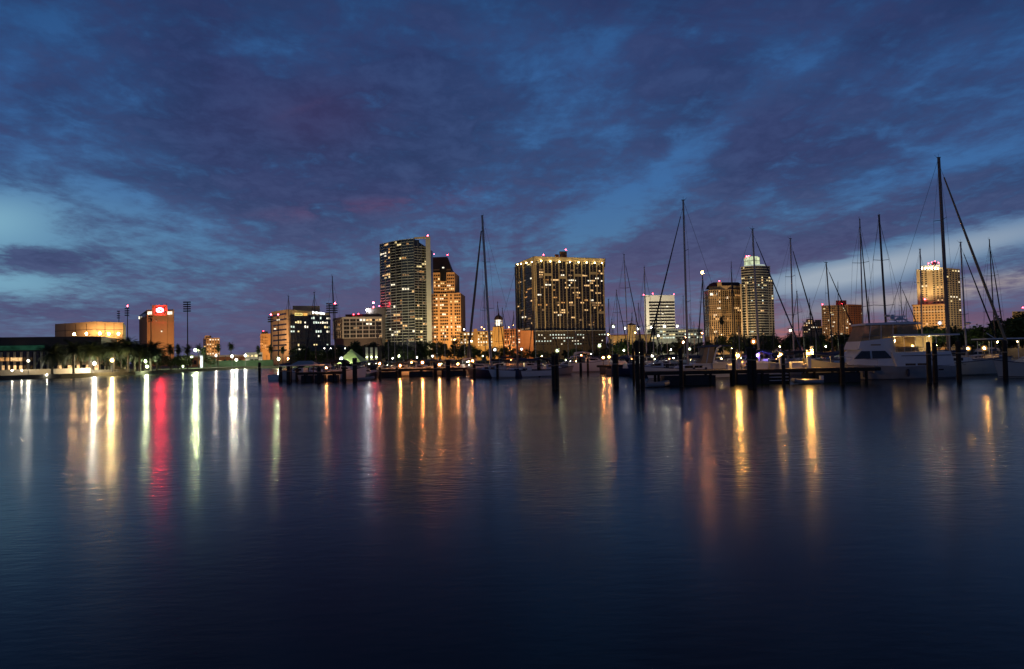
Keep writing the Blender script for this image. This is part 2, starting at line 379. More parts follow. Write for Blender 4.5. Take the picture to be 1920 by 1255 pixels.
def post_lamp(px, py, Y, kind, L, r, label, base=GZ, group=None, style='halo_globe', name='street_lamp', arm=0, added_hood=True):
    p = P(px, py, Y); t = thing(name, (p.x, p.y, base), label, 'lamp', group)
    h = p.z
    if style == 'halo_globe':
        MB().tube((p.x, p.y, base), (p.x, p.y, h - r * 1.9), .09, .05, 7).build('pole', M['grey'], t)
        MB().lathe((p.x, p.y, h), [(r * .6, -r * 2.1), (r * .9, -r * 1.85)], 8).build('collar', M['grey'], t)
        halo_bulb(t, (p.x, p.y, h), r, kind, L)
        if added_hood: MB().lathe((p.x, p.y, h), [(r * 3.4, r * 1.9), (r * 3.2, r * 2.2), (r * .5, r * 2.6)], 12).build('added_hood', M['black'], t)  # disc added to keep lamp light off the palm crowns above
    elif style == 'arm':
        s = 1 if arm >= 0 else -1
        MB().tube((p.x + s * 1.4, p.y, base), (p.x + s * 1.4, p.y, h + .5), .11, .07, 7).build('pole', M['grey'], t)
        MB().tube((p.x + s * 1.4, p.y, h + .45), (p.x, p.y, h + r * .9), .05, .05, 6).build('arm', M['grey'], t)
        MB().box((p.x, p.y, h + r * .95), (r * 2.6, r * 1.6, r * .5)).build('head', M['grey'], t)
        put_bulb(t, (p.x, p.y, h), r, kind, L, flat=.8)
    elif style == 'pedestal':
        MB().box((p.x, p.y, (base + h - r * 2) / 2), (.34, .34, h - r * 2 - base)).build('cabinet', M['gel'], t)
        MB().box((p.x, p.y, h + r * 2.1), (.5, .5, .07)).build('cap', M['gel'], t)
        MB().tube((p.x - r * .2, p.y + r * 1.9, h - r * 2), (p.x - r * .2, p.y + r * 1.9, h + r * 2.1), .03, .03, 6).build('stem', M['gel'], t)
        halo_bulb(t, (p.x, p.y, h), r * .95, kind, L)
    return t
def flood(x, y, target, power, col, label, ang=70, z=GZ, blend=1.0):
    """flood light on a post, added only to brighten a facade"""
    t = thing('added_flood', (x, y, z), label, 'lamp', 'flood lights added to light the facades')
    MB().tube((x, y, z), (x, y, z + 5.2), .12, .08, 6).build('pole', M['grey'], t)
    d = Vector(target) - Vector((x, y, z + 6)); d.normalize()
    MB().box((x, y, z + 5.5), (.9, .5, .5), math.atan2(d.y, d.x)).build('head', M['grey'], t)
    l = bpy.data.lights.new('flood', 'SPOT'); l.energy = power * .42; l.color = col; l.spot_size = R(min(ang * 1.35, 150)); l.spot_blend = blend; l.shadow_soft_size = .5  # spot added to brighten the facade
    o = bpy.data.objects.new('added_flood_light', l); COL.objects.link(o); o.parent = t; o.location = Vector((0, 0, 6)) + d * 1.0
    o.rotation_euler = d.to_track_quat('-Z', 'Y').to_euler(); return t
def beacon(parent, p, r=.55, L=55, h=2.5, kind='red'):
    e = MB().tube((p[0], p[1], p[2] - h), p, .12, .08, 5).build('beacon_mast', M['black'], parent)
    put_bulb(e if False else parent, p, r, kind, L, name='beacon_light')

# ---------------------------------------------------------------- building kit
UNIT = {}
def unit_box(m):
    if m.name not in UNIT: UNIT[m.name] = MB().box((0, 0, 0), (1, 1, 1)).mesh('window', m)
    return UNIT[m.name]
class Bld:
    def __init__(s, name, label, cx, cy, cat='building', base=GZ):
        s.t = thing(name, (cx, cy, base), label, cat); s.win = []; s.rng = random.Random(sum(map(ord, name)) + int(cx))
    def part(s, name, mb, m, smooth=False): return mb.build(name, m, s.t, smooth=smooth)
    def window(s, c, w, h, rz, m, lit, d=.24): s.win.append((lit * 1000 + w * h, c, w, h, rz, m, d))
    def face(s, A, B, z0, z1, nc, nr, fw=.6, fh=.55, lit=.12, mats=None, dark=None, mx=0.0, out=.0, skip=None, vcol=None):
        A = Vector(A); B = Vector(B); d = B - A; L = d.length; d /= L; n = Vector((d.y, -d.x)); rz = math.atan2(d.y, d.x)
        if s.t and n.y > 0: n = -n
        cw = (L - 2 * mx) / nc; ch = (z1 - z0) / nr; dark = dark or M['winddark']; mats = mats or LIT
        for j in range(nr):
            i = 0; run = 0; m = dark
            while i < nc:
                if skip and skip(i, j): i += 1; continue
                p = A + d * (mx + (i + .5) * cw) + n * out; z = z0 + (j + .5) * ch
                pr = (lit if not callable(lit) else lit(i, j)) * (.25 + 1.5 * s.rng.random())
                if run > 0: run -= 1; on = True
                else:
                    on = s.rng.random() < pr * .62
                    if on: m = s.rng.choice(mats); run = s.rng.choice([0, 0, 1, 1, 2])
                kw = s.rng.uniform(.6, 1.0) if on else 1.0
                s.window((p.x, p.y, z - (1 - kw) * ch * fh * .3), cw * fw * (s.rng.uniform(.7, 1.0) if on else 1), ch * fh * kw, rz, m if on else dark, 1 if on else 0); i += 1
    def ribs(s, mb, A, B, z0, z1, xs, w, d_):
        A = Vector(A); B = Vector(B); d = B - A; n = Vector((d.y, -d.x)).normalized(); n = -n if n.y > 0 else n; rz = math.atan2(d.y, d.x)
        for f in xs:
            p = A + d * f + n * (d_ / 2); mb.box((p.x, p.y, (z0 + z1) / 2), (w, d_, z1 - z0), rz)
    def bands(s, mb, A, B, zs, h, d_, ext=0.0):
        A = Vector(A); B = Vector(B); d = B - A; n = Vector((d.y, -d.x)).normalized(); n = -n if n.y > 0 else n; rz = math.atan2(d.y, d.x)
        c = (A + B) / 2 + n * (d_ / 2)
        for z in zs: mb.box((c.x, c.y, z), (d.length + ext, d_, h), rz)
    def finish(s, cap=90):
        s.win.sort(key=lambda a: -a[0]); org = s.t.location
        for k, c, w, h, rz, m, d in s.win[:cap]:
            link_copy('window', unit_box(m), s.t, Vector(c) - org, rz, (w, d, h))
        rest = s.win[cap:]
        if rest:
            mats = []; mb = MB()
            for k, c, w, h, rz, m, d in rest:
                if m not in mats: mats.append(m)
                mb.cur = mats.index(m); mb.box(c, (w, d, h), rz)
            tag(mb.build('window', mats, s.t), kind='stuff')
        return s.t
def bk(p, Y, s=0.0): return Vector((p.x * Y / p.y + s, Y))
def quad_poly(pl, pr, Yl, Yr, depth):
    a, c = XY(pl, Yl), XY(pr, Yr); return [a, c, Vector((c.x + (c.x / c.y) * depth * .6, c.y + depth)), Vector((a.x + (a.x / a.y) * depth * .6, a.y + depth))]
OR = (1, .50, .16); YE = (1, .70, .34); GR = (.80, .95, .55); WH = (1, .90, .70)
FL = 'added flood light on a post facing the '

# --- concert hall at the far left: long dark hall with glass band, upper ochre block with wall lamps
H0, H1 = XY(-70, 226), XY(190, 236)
hall = Bld('concert_hall', 'long low dark hall with green glass band and lit entrance columns behind the palms', (H0.x + H1.x) / 2, 232)
zr = ZZ(60, 632, 230)
mb = MB().prism(quad_poly(-70, 190, 226, 236, 30), 8.6, zr); hall.part('upper_wall', mb, M['darkroof'])
mb = MB().prism(quad_poly(-70, 108, 229, 233, 24), GZ, 8.6); hall.part('glass_hall', mb, M['glassdark'])
mb = MB().prism(quad_poly(108, 192, 237, 240, 20), GZ, 8.6); hall.part('lobby_wall', mb, M['beige'])
gg = glow('green lit curtain glass', (.10, .42, .26), .07, var=.5, scale=.25)
a, c = XY(-70, 225.6), XY(82, 229.6)
mb = MB(); zg0, zg1 = ZZ(40, 657, 228), ZZ(40, 648, 228); mb.add([(a.x, a.y, zg0), (c.x, c.y, zg0), (c.x, c.y, zg1), (a.x, a.y, zg1), (a.x, a.y + .4, zg0), (c.x, c.y + .4, zg0), (c.x, c.y + .4, zg1), (a.x, a.y + .4, zg1)], [(0, 1, 2, 3), (4, 7, 6, 5), (3, 2, 6, 7), (0, 4, 5, 1)])
hall.part('glass_band', mb, gg)
for k in range(13):
    p = XY(-60 + k * 12.5, 227.5 + k * .3); hall.part('column', MB().box((p.x, p.y, 4.6), (.5, .5, 7.2)), M['concrete'])
for px, w in ((3, 1.6), (14, 1.0), (25, 1.6), (36, 1.8)):
    p = P(px, 674, 228.5); hall.window((p.x, p.y, p.z), w, 1.2, .02, LIT[0 if px > 20 else 3], 1)
    p = P(px + 3, 690, 228.5); hall.window((p.x, p.y, p.z), w * .45, 1.6, .02, LIT[0], 1)
for px in (108, 120, 137, 170, 186, 201):
    p = P(px, 674, 236.4); pc = hall.part('lit_column', MB().box((p.x, p.y, 4.9), (1.0, .8, 7.6)), M['white'])
    p2 = P(px, 668, 235.4); put_bulb(hall.t, p2, .2, 'sodium', 150, name='column_light')
for px in (114, 131, 148, 165, 181):
    p = P(px, 690, 235.5); hall.window((p.x, p.y, p.z), 1.3, 2.2, .02, LIT[0], 1)
for px in (122, 140, 157, 190):
    p = P(px, 690, 235.8); hall.window((p.x, p.y, p.z), 2, 2.2, .02, M['winddark'], 0)
p0, p1 = XY(106, 235), XY(190, 239)
mb = MB(); z_ = ZZ(140, 682, 236); hall.bands(mb, p0, p1, [z_], 1.1, 1.2); hall.part('canopy', mb, M['beige'])
hall.finish()
ob = Bld('theatre_block', 'ochre fly tower block lit by five round wall lamps above the dark hall', XY(166, 262).x, 266)
pl = [XY(103, 268, 640), XY(180, 258, 640), XY(231, 262, 640), XY(236, 290, 640), XY(110, 296, 640)]
zt = [ZZ(103, 608, 268), ZZ(180, 603, 258), ZZ(231, 605, 262), ZZ(231, 605, 262), ZZ(103, 608, 268)]
ob.part('wall', MB().prism(pl, GZ, zt), M['tan'])
rb = MB(); ob.ribs(rb, pl[0], pl[1], GZ, min(zt) - .3, [.26, .52, .78], .16, .1); ob.ribs(rb, pl[1], pl[2], GZ, min(zt) - .3, [.33, .66], .16, .1)
ob.bands(rb, pl[0], pl[1], [ZZ(150, 619, 262)], .16, .12); ob.bands(rb, pl[1], pl[2], [ZZ(200, 619, 262)], .16, .12); ob.part('panel_joint', rb, M['darkroof'])
for px, py in ((139, 627), (162, 626), (187, 625.5), (204, 626), (222, 626)):
    p = P(px, py, 255.5 if px < 200 else 257.5); ob.part('lamp_bracket', MB().box((p.x, p.y + 1.2, p.z - .3), (.2, 2.4, .2)), M['black'])
    put_bulb(ob.t, p, .42, 'sodium', 230, name='wall_lamp')
ob.finish()
tw = Bld('terrace_wall', 'pale beige terrace wall with small lights at its foot beside the shore path', XY(80, 186).x, 190, 'wall')
a, c = XY(-60, 177), XY(168, 203); mb = MB(); tw.bands(mb, a, c, [GZ + .75], 1.5, .5); tw.part('wall', mb, M['beige'])
for px, py in ((8, 706), (30, 705), (70, 704), (88, 703), (23, 695), (41, 695)):
    p = P(px, py, 172.5 + px * .11); put_bulb(tw.t, p, .13, 'white', 220, name='foot_light')
planter = Bld('planter_wall', 'dark planter wall standing in front of the lobby at the shore', XY(180, 204).x, 206, 'wall')
mb = MB(); planter.bands(mb, XY(125, 198), XY(240, 214), [GZ + .45], .9, 1.0); planter.part('wall', mb, M['seawall'])

# --- hotel tower with oval sign
ht = Bld('hotel_tower', 'brown slab hotel tower with a glowing white oval sign at its crown', XY(293, 620).x, 630)
A, B_, C_ = XY(261, 645, 620), XY(276, 620, 620), XY(326.5, 622, 620)
zb = ZZ(293, 580, 620); zt1 = ZZ(293, 572.5, 620)
ht.part('wall', MB().prism([A, B_, C_, bk(C_, 652), bk(A, 665)], GZ, [ZZ(261, 592, 645), ZZ(276, 581, 620), ZZ(326, 580, 620), ZZ(326, 580, 620), ZZ(262, 590, 640)]), M['brownwall'])
D0, D1 = XY(285, 619, 620), XY(314, 619.4, 620)
ht.part('crown', MB().prism([D0, D1, bk(D1, 635), bk(D0, 635)], zb - 6, zt1), M['brownwall'])
mb = MB(); ht.ribs(mb, B_, C_, GZ, zb - 4, [.02, .20, .74, .98], .9, .5); ht.part('pier', mb, M['brownwall'])
for px in (281, 318.5):
    p = P(px, 587, 619.6); ht.window((p.x, p.y, p.z), 4.2, 2.9, 0, LIT[2], 1)
    p = P(px, 586, 619.6); ht.window((p.x, p.y - .14, p.z + 1.0), 4.3, .3, 0, M['brownwall'], 0)
p = P(303, 621.5, 619.5); ht.window((p.x, p.y, p.z), 1.0, 1.2, 0, LIT[2], 1); p = P(293, 602, 619.5); ht.window((p.x, p.y, p.z), 1.0, .8, 0, LIT[4], 1)
p = P(261.5, 596, 640); ht.window((p.x - .2, p.y, p.z), 1, 2.4, 1, LIT[2], 1)
aa = XY(262.5, 642, 620); bb_ = XY(274, 622.5, 620); ht.face(aa, bb_, ZZ(268, 596, 632), ZZ(268, 588, 632), 1, 1, .9, .7, 0)
sc = P(299.5, 581.8, 617.8)
sign = MB(); N = 28
for i in range(N):
    t0, t1 = 2 * math.pi * i / N, 2 * math.pi * (i + 1) / N
    q4 = [(sc.x + rx_ * math.cos(t), sc.y, sc.z + rz_ * math.sin(t)) for t in (t0, t1) for rx_, rz_ in ((3.3, 2.15), (2.35, 1.35))]
    sign.add([q4[0], q4[1], q4[3], q4[2]] + [(x, y + .3, z) for x, y, z in (q4[0], q4[1], q4[3], q4[2])], [(0, 1, 2, 3), (4, 7, 6, 5), (0, 3, 7, 4), (1, 5, 6, 2)])
sg = ht.part('sign_ring', sign, glow('sign red white glow', (1, .03, .045), 170, mis=True))
sw2 = MB()
for i in range(10):
    f0, f1 = i / 10, (i + 1) / 10
    w = lambda f: (sc.x - 1.3 + 2.6 * f, sc.z + .75 * math.sin((f - .5) * 5.4))
    (x0, z0), (x1, z1) = w(f0), w(f1); sw2.add([(x0, sc.y, z0 - .3), (x1, sc.y, z1 - .3), (x1, sc.y, z1 + .3), (x0, sc.y, z0 + .3), (x0, sc.y + .3, z0 - .3), (x1, sc.y + .3, z1 - .3), (x1, sc.y + .3, z1 + .3), (x0, sc.y + .3, z0 + .3)], [(0, 1, 2, 3), (4, 7, 6, 5), (0, 4, 5, 1), (3, 2, 6, 7)])
ht.part('sign_emblem', sw2, glow('sign emblem white', (1, .85, .8), 3.5))
ht.part('sign_backing', MB().box((sc.x, sc.y + 1.0, sc.z), (7.2, .3, 4.9)), mat('sign backing', (.07, .03, .02), .7))
for px in (283, 312): ht.part('aerial', MB().tube(P(px, 574, 625), P(px, 569, 625), .25, .15, 5), M['black'])
ht.finish()
flood(XY(290, 575).x, 575, P(293, 615, 620), 330000, OR, FL + 'hotel tower', 62)

# --- small apartment block
ap = Bld('apartment_block', 'small pinkish apartment block with scattered lit windows behind two tall palms', XY(396, 880).x, 885)
A, B_, C_ = XY(381, 890), XY(387, 878), XY(412, 880)
ap.part('wall', MB().prism([A, B_, C_, bk(C_, 900), bk(A, 905)], GZ, ZZ(396, 634, 880)), M['tan'])
ap.part('roof_house', MB().box((P(390, 631, 884).x, 884, ZZ(390, 632.5, 884)), (6, 6, 4)), M['tan'])
ap.face(B_, C_, ZZ(396, 670, 880), ZZ(396, 635, 880), 5, 8, .5, .5, .30, [LIT[0], LIT[2], LIT[3]]); ap.face(A, B_, ZZ(384, 670, 884), ZZ(384, 637, 884), 1, 9, .6, .5, .7, [LIT[0], LIT[3]])
beacon(ap.t, P(389, 630, 884), .4, 40, 1.5); ap.finish()
flood(XY(388, 830).x, 830, P(398, 650, 880), 260000, OR, FL + 'small pinkish apartment block', 60)

# --- ochre block behind the office
o2 = Bld('ochre_block', 'ochre block with a red rooftop light beside the ribbon window office building', XY(499, 760).x, 764)
A, B_ = XY(488, 760, 640), XY(511, 760, 640)
o2.part('wall', MB().prism([A, B_, bk(B_, 780), bk(A, 780)], GZ, ZZ(498, 626, 760)), M['orangewall'])
o2.part('roof_house', MB().box((P(494, 622, 764).x, 768, ZZ(494, 625, 764)), (5, 6, 4)), M['orangewall'])
o2.face(A, XY(502, 760, 640), ZZ(495, 655, 760), ZZ(495, 629, 760), 5, 9, .5, .45, .4, [LIT[3], LIT[0]]); beacon(o2.t, P(494, 621, 766), .4, 50, 2); o2.finish()
flood(XY(492, 715).x, 715, P(497, 645, 760), 330000, OR, FL + 'ochre block', 60)

# --- office with signs
of = Bld('office_building', 'office block with beige ribbon window side, black glass front and lit rooftop signs', XY(562, 430).x, 436)
A, B_, C_ = XY(509, 452, 620), XY(540.5, 428, 620), XY(619, 446, 620)
zA, zB, zC = ZZ(509, 585, 452), ZZ(540, 580, 428), ZZ(618, 588, 446)
of.part('wall', MB().prism([A, B_, C_, bk(C_, 470), bk(A, 476)], GZ, [zA, zB, zC, zC, zA]), M['tan'])
n_ = 8; z0 = ZZ(524, 662, 440)
of.face(A, B_, z0, ZZ(524, 586, 440), 1, n_, .86, .30, .0, mx=1.0)
p = P(516, 617, 446); of.window((p.x, p.y - .4, p.z), 2.0, .8, -.7, LIT[2], 1); p = P(522, 600, 441); of.window((p.x, p.y - .4, p.z), 3.0, .7, -.7, LIT[2], 1)
cf0 = B_ + (C_ - B_) * .04; mb = MB(); dd = (C_ - B_).normalized(); nn = Vector((dd.y, -dd.x))
cg = [cf0 + nn * .5, C_ + nn * .5, C_ - nn * .2, cf0 - nn * .2]
of.part('glass_front', MB().prism(cg, GZ, ZZ(580, 591, 437)), M['glassdark'])
of.face(cf0, C_, ZZ(580, 668, 437), ZZ(580, 592, 437), 18, 9, .72, .55, lambda i, j: [.05, .05, .28, .10, .10, .32, .34, .40, .22][j] * (1.3 if i < 9 else .75), [LIT[2], LIT[5], LIT[1]], M['winddark'], out=.55)
mb = MB(); of.ribs(mb, cf0, C_, GZ, ZZ(580, 591, 437), [i / 9 for i in range(10)], .12, .62); of.part('mullion', mb, M['black'])
ph0, ph1 = XY(549, 446, 600), XY(600, 452, 600); of.part('roof_house', MB().prism([ph0, ph1, bk(ph1, 464), bk(ph0, 464)], zB - 3, ZZ(575, 573.5, 448)), M['tan'])
A_, _x = P(565, 589.5, 431.6), 0
dirv = (C_ - B_).normalized(); rzs = math.atan2(dirv.y, dirv.x)
p = P(560, 589.6, 431.2); ys = of.part('yellow_sign', MB().box(p, (5.0, .3, 1.7), rzs), glow('yellow sign', (1, .78, .25), 1.05, var=.2, scale=2.0))
lt = MB()
for k in range(7):
    o = (k - 3) * .62; lt.box((p.x + dirv.x * o - .02, p.y + dirv.y * o - .2, p.z - .05), (.38, .08, .85 if k % 3 else .6), rzs)
lt.build('sign_letter', mat('sign letters', (.10, .07, .03), .6), ys, world=False) if False else of.part('sign_letter', lt, mat('sign letters', (.10, .07, .03), .6))
p = P(572.5, 589.8, 433); of.part('orange_sign', MB().box(p, (2.6, .3, 1.6), rzs), glow('orange sign', (1, .52, .12), 1.0, var=.3, scale=2.0))
lt = MB()
for k in range(12):
    px = 586.5 + k * 1.95; p = P(px, 586.0 + k * .22, 436.5 + k * .35); lt.box(p, (.48, .3, 1.5 if k in (0, 4, 8) else 1.1), rzs)
of.part('white_sign_letter', lt, glow('white sign', (.95, 1, .95), 3.0))
of.finish()
flood(XY(500, 405).x, 405, P(524, 620, 440), 190000, (1, .55, .25), FL + 'beige side of the ribbon window office', 60)
flood(XY(560, 385).x, 385, P(585, 576, 440), 30000, GR, FL + 'black glass front of the office', 60)

# --- grid facade mid-rise
gr = Bld('grid_building', 'beige mid rise with an open square grid facade beside the tall glass tower', XY(671, 470).x, 476)
A, B_, C_ = XY(627, 486, 620), XY(644, 470, 620), XY(716, 474, 620)
z1 = ZZ(670, 596.5, 472); z0 = ZZ(670, 634, 472)
gr.part('wall', MB().prism([A, B_, C_, bk(C_, 500), bk(A, 504)], GZ, z1 - .4), M['darkroof'])
mb = MB(); rows = 5
gr.ribs(mb, B_, C_, z0, z1, [i / 6 for i in range(7)], .55, .9); gr.ribs(mb, A, B_, z0, z1, [0, .25, .5, .75, 1], .5, .9)
zs = [z0 + (z1 - z0) * j / rows for j in range(rows + 1)]
gr.bands(mb, B_, C_, zs, .45, .8); gr.bands(mb, A, B_, zs, .45, .8); gr.bands(mb, B_, C_, [z1], 1.5, 1.1); gr.bands(mb, A, B_, [z1], 1.5, 1.1); gr.part('grid_frame', mb, M['slab'])
gr.face(B_, C_, z0, z1, 12, rows, .8, .6, lambda i, j: (.55 if i > 5 and j in (2, 4, 1) else .07), [LIT[0], LIT[3], LIT[2], LIT[4]], out=.1); gr.face(A, B_, z0, z1, 4, rows, .8, .6, .12, [LIT[3], LIT[4]], out=.1)
gr.part('plant_room', MB().box((P(680, 593, 482).x, 486, z1 + 1.2), (24, 10, 4.0)), M['darkroof'])
p = P(663, 590, 478); beacon(gr.t, p, .35, 40, 3); p = P(672, 589, 478); beacon(gr.t, p, .35, 40, 3); gr.finish()
flood(XY(668, 430).x, 430, P(668, 615, 470), 120000, (1, .62, .32), FL + 'square grid facade', 70)
bt = Bld('dark_block', 'dark rooftop block with a bright white lamp and red mast lights behind the grid building', XY(702, 640).x, 646)
A, B_ = XY(686, 640, 600), XY(722, 640, 600)
bt.part('wall', MB().prism([A, B_, bk(B_, 665), bk(A, 665)], GZ, ZZ(700, 577, 640)), M['darkroof'])
put_bulb(bt.t, P(688.5, 582, 637), 1.0, 'cool', 230, name='flood_bulb'); bt.part('bulb_bracket', MB().box(P(688.5, 584.5, 638.3), (.5, 3, .5)), M['black'])
beacon(bt.t, P(700, 568, 642), .8, 220, 8); beacon(bt.t, P(700, 576, 640), .6, 60, 1); beacon(bt.t, P(711, 574, 642), .5, 60, 2); bt.finish()

# --- tall glass tower
gt = Bld('glass_tower', 'tallest tower, a curved dark glass slab with a pale fin rising at one edge', XY(760, 620).x, 634)
pts = [XY(714, 650, 550), XY(733, 632, 550), XY(754, 622, 550), XY(777, 619, 550), XY(801, 626, 550)]
tops = [ZZ(714, 458.5, 650), ZZ(733, 454, 632), ZZ(754, 450, 622), ZZ(777, 447.5, 619), ZZ(801, 464, 626)]
back = [Vector((pts[4].x + 3, 650)), Vector((pts[0].x + 12, 668))]
gt.part('glass_body', MB().prism(pts + back, GZ, tops + [tops[4], tops[0]]), M['glassdark'])
zb = ZZ(757, 640, 622); FLN = 36
sl = MB(); mu = MB()
for k in range(4):
    a, c = pts[k], pts[k + 1]; za, zc_ = tops[k], tops[k + 1]
    d = (c - a).normalized(); n = Vector((d.y, -d.x)); n = -n if n.y > 0 else n
    for j in range(FLN + 1):
        f = j / FLN; q0 = zb + (za - zb) * f; q1 = zb + (zc_ - zb) * f
        if k == 3: q0 = zb + (tops[4] - zb) * f; q1 = q0
        e = .5; h = .34; vs = []
        for pp, zz in ((a, q0), (c, q1)):
            vs += [(pp.x + n.x * e, pp.y + n.y * e, zz - h / 2), (pp.x + n.x * e, pp.y + n.y * e, zz + h / 2), (pp.x, pp.y, zz - h / 2), (pp.x, pp.y, zz + h / 2)]
        sl.add(vs, [(0, 4, 5, 1), (1, 5, 7, 3), (0, 2, 6, 4)])
    for f in ((0, .5) if k < 3 else (0, .3, .6, .85)): 
        p = a + (c - a) * f + n * .35; mu.box((p.x, p.y, (GZ + za * (1 - f) + zc_ * f) / 2 + 1), (.26, .5, za * (1 - f) + zc_ * f - GZ - 2), math.atan2(d.y, d.x))
    hh = (min(za, zc_) - zb) / FLN
    nc = 5
    gt.face(a, c, zb, min(za, zc_), nc, FLN, .9, .72, lambda i, j, k=k: (.16 if j > 4 else .28) if not (j > 30 and k == 3) else 0, [LIT[0], LIT[1], LIT[2], LIT[3], LIT[4], LIT[4]], M['winddark'], out=.02)
gt.part('floor_slab', sl, M['slab']); gt.part('mullion', mu, M['grey'])
fa, fb = XY(799.5, 621, 550), XY(808.5, 622, 550)
ft = ZZ(803, 444, 622)
gt.part('fin', MB().prism([fa, fb, bk(fb, 640), bk(fa, 640)], GZ, ft), M['slab'])
cr = MB(); p0, p1 = XY(776, 619, 450), XY(801, 622, 450)
cr.add([(p0.x, p0.y, tops[3] - .2), (p1.x, p1.y, ft - 1.4), (p1.x, p1.y, ft + .2), (p0.x, p0.y, tops[3] + 1.2), (p0.x, p0.y + 2, tops[3] - .2), (p1.x, p1.y + 2, ft - 1.4), (p1.x, p1.y + 2, ft + .2), (p0.x, p0.y + 2, tops[3] + 1.2)], [(0, 1, 2, 3), (4, 7, 6, 5), (3, 2, 6, 7), (0, 4, 5, 1)])
gt.part('crown_beam', cr, M['gold']); p = XY(786, 620, 455)
gt.part('crown_wall', MB().prism([XY(776.5, 620, 450), XY(786, 621, 450), XY(786, 632, 450), XY(777, 632, 450)], tops[4] - 1, tops[3] - 1), M['glassdark'])
beacon(gt.t, P(802, 442, 622), .6, 75, 1.6); gt.finish()
flood(XY(735, 560).x, 560, P(757, 545, 622), 560000, (.95, .82, .46), FL + 'tall glass tower', 110)
flood(XY(812, 575).x, 575, P(804, 540, 622), 130000, YE, FL + 'pale fin of the glass tower', 110)

# --- stepped orange tower
bo = Bld('stepped_tower', 'stepped orange lit office tower with a dark pitched crown behind the glass tower', XY(836, 700).x, 712)
cy = 700
def slab_part(nm, pl, pr, pt, m, dy, pb=None):
    a, c = XY(pl, cy + dy, 560), XY(pr, cy + dy, 560); zb_ = GZ if pb is None else ZZ(pl, pb, cy + dy)
    bo.part(nm, MB().prism([a, c, Vector((c.x + 2, cy + 40)), Vector((a.x + 2, cy + 40))], zb_, ZZ((pl + pr) / 2, pt, cy + dy)), m); return a, c
slab_part('core', 800, 846, 505, M['darkroof'], 4)
a1, c1 = slab_part('wall', 806, 853, 511, M['orangewall'], 2)
a2, c2 = slab_part('wall', 806, 863.5, 550, M['orangewall'], 0)
# centre recess glass
ga, gc = XY(825.5, cy + 1.6, 540), XY(837.5, cy + 1.6, 540)
bo.part('centre_glass', MB().prism([ga, gc, Vector((gc.x, cy + 8)), Vector((ga.x, cy + 8))], ZZ(831, 527, cy), ZZ(831, 505, cy)), M['glassdark'])
a, c = XY(800, cy + 4, 500), XY(846.5, cy + 4, 500); z0, z1 = ZZ(823, 505, cy), ZZ(823, 478.5, cy)
t0, t1 = XY(803, cy + 14, 480), XY(838.5, cy + 14, 480)
mb = MB(); mb.add([(a.x, a.y, z0), (c.x, c.y, z0), (c.x, c.y + 30, z0), (a.x, a.y + 30, z0), (t0.x, t0.y, z1), (t1.x, t1.y, z1), (t1.x, t1.y + 12, z1), (t0.x, t0.y + 12, z1)], [(0, 1, 5, 4), (1, 2, 6, 5), (2, 3, 7, 6), (3, 0, 4, 7), (4, 5, 6, 7)])
bo.part('crown_roof', mb, M['darkroof'])
def lo(i, j): return .62 if j in (1, 4, 7) else .22
am = [LIT[0], LIT[1], LIT[2], LIT[1]]
zb = ZZ(835, 640, cy); z550 = ZZ(835, 551, cy); z512 = ZZ(835, 513, cy)
bo.face(XY(809, cy, 560), XY(863, cy, 560), zb, z550, 14, 15, .80, .58, lo, am, out=.05, skip=lambda i, j: i in (3, 8, 10))
bo.face(XY(809, cy + 2, 530), XY(825, cy + 2, 530), z550, z512, 4, 6, .75, .5, .25, am, out=.05)
bo.face(XY(838, cy + 2, 530), XY(852, cy + 2, 530), z550, z512, 4, 6, .75, .5, .2, am, out=.05)
bo.face(XY(826, cy + 2, 530), XY(837, cy + 2, 530), z550, ZZ(831, 528, cy), 3, 4, .8, .5, .2, am, out=.05)
p = P(831, 502, cy + 3.5); bo.window((p.x, p.y, p.z), 2, 1.2, 0, LIT[2], 1)
beacon(bo.t, P(814, 477, cy + 16), .5, 55, 1.5); beacon(bo.t, P(839, 478, cy + 16), .5, 55, 1.5); bo.finish()
flood(XY(850, 640).x, 640, P(842, 570, cy), 760000, (1, .56, .22), FL + 'stepped orange tower at its foot', 95)
flood(XY(880, 600).x, 600, P(838, 530, cy), 560000, (1, .56, .22), FL + 'stepped orange tower from further out', 60)

# --- yellow hall with cupola
cu = Bld('cupola_building', 'yellow lit civic building with a glowing white cupola under a small dome', XY(930, 480).x, 490)
yw = M['yellowwall']
def blk(pl, pr, pt, dy, m, pb=None, nm='wall'):
    a, c = XY(pl, 480 + dy, 630), XY(pr, 480 + dy, 630)
    cu.part(nm, MB().prism([a, c, bk(c, 510), bk(a, 510)], GZ if pb is None else ZZ(pl, pb, 480 + dy), ZZ((pl + pr) / 2, pt, 480 + dy)), m); return a, c
a, c = blk(862, 888, 623, 0, yw); cu.face(a, c, ZZ(875, 645, 480), ZZ(875, 624, 480), 4, 4, .6, .6, .85, [LIT[1], LIT[2]], out=.05)
a, c = blk(888, 895, 617, -1, M['orangewall']); a, c = blk(895, 924, 621, 0, yw); cu.face(a, c, ZZ(908, 650, 480), ZZ(908, 622, 480), 6, 5, .55, .55, .8, [LIT[1], LIT[2], LIT[0]], out=.05)
blk(924, 945, 613, -2, yw, nm='tower'); a, c = blk(945, 976, 617, 1, M['redbrick']); cu.face(a, c, ZZ(958, 650, 481), ZZ(958, 618, 481), 6, 6, .6, .5, .75, [LIT[1], LIT[2], LIT[0]], out=.05)
a, c = blk(976, 1000, 620, 1, M['redbrick'])
cp = P(935, 612, 484); rr = 2.6
cu.part('cupola_base', MB().lathe((cp.x, cp.y, ZZ(935, 613, 484)), [(3.6, 0), (3.4, .6)], 8), M['white'])
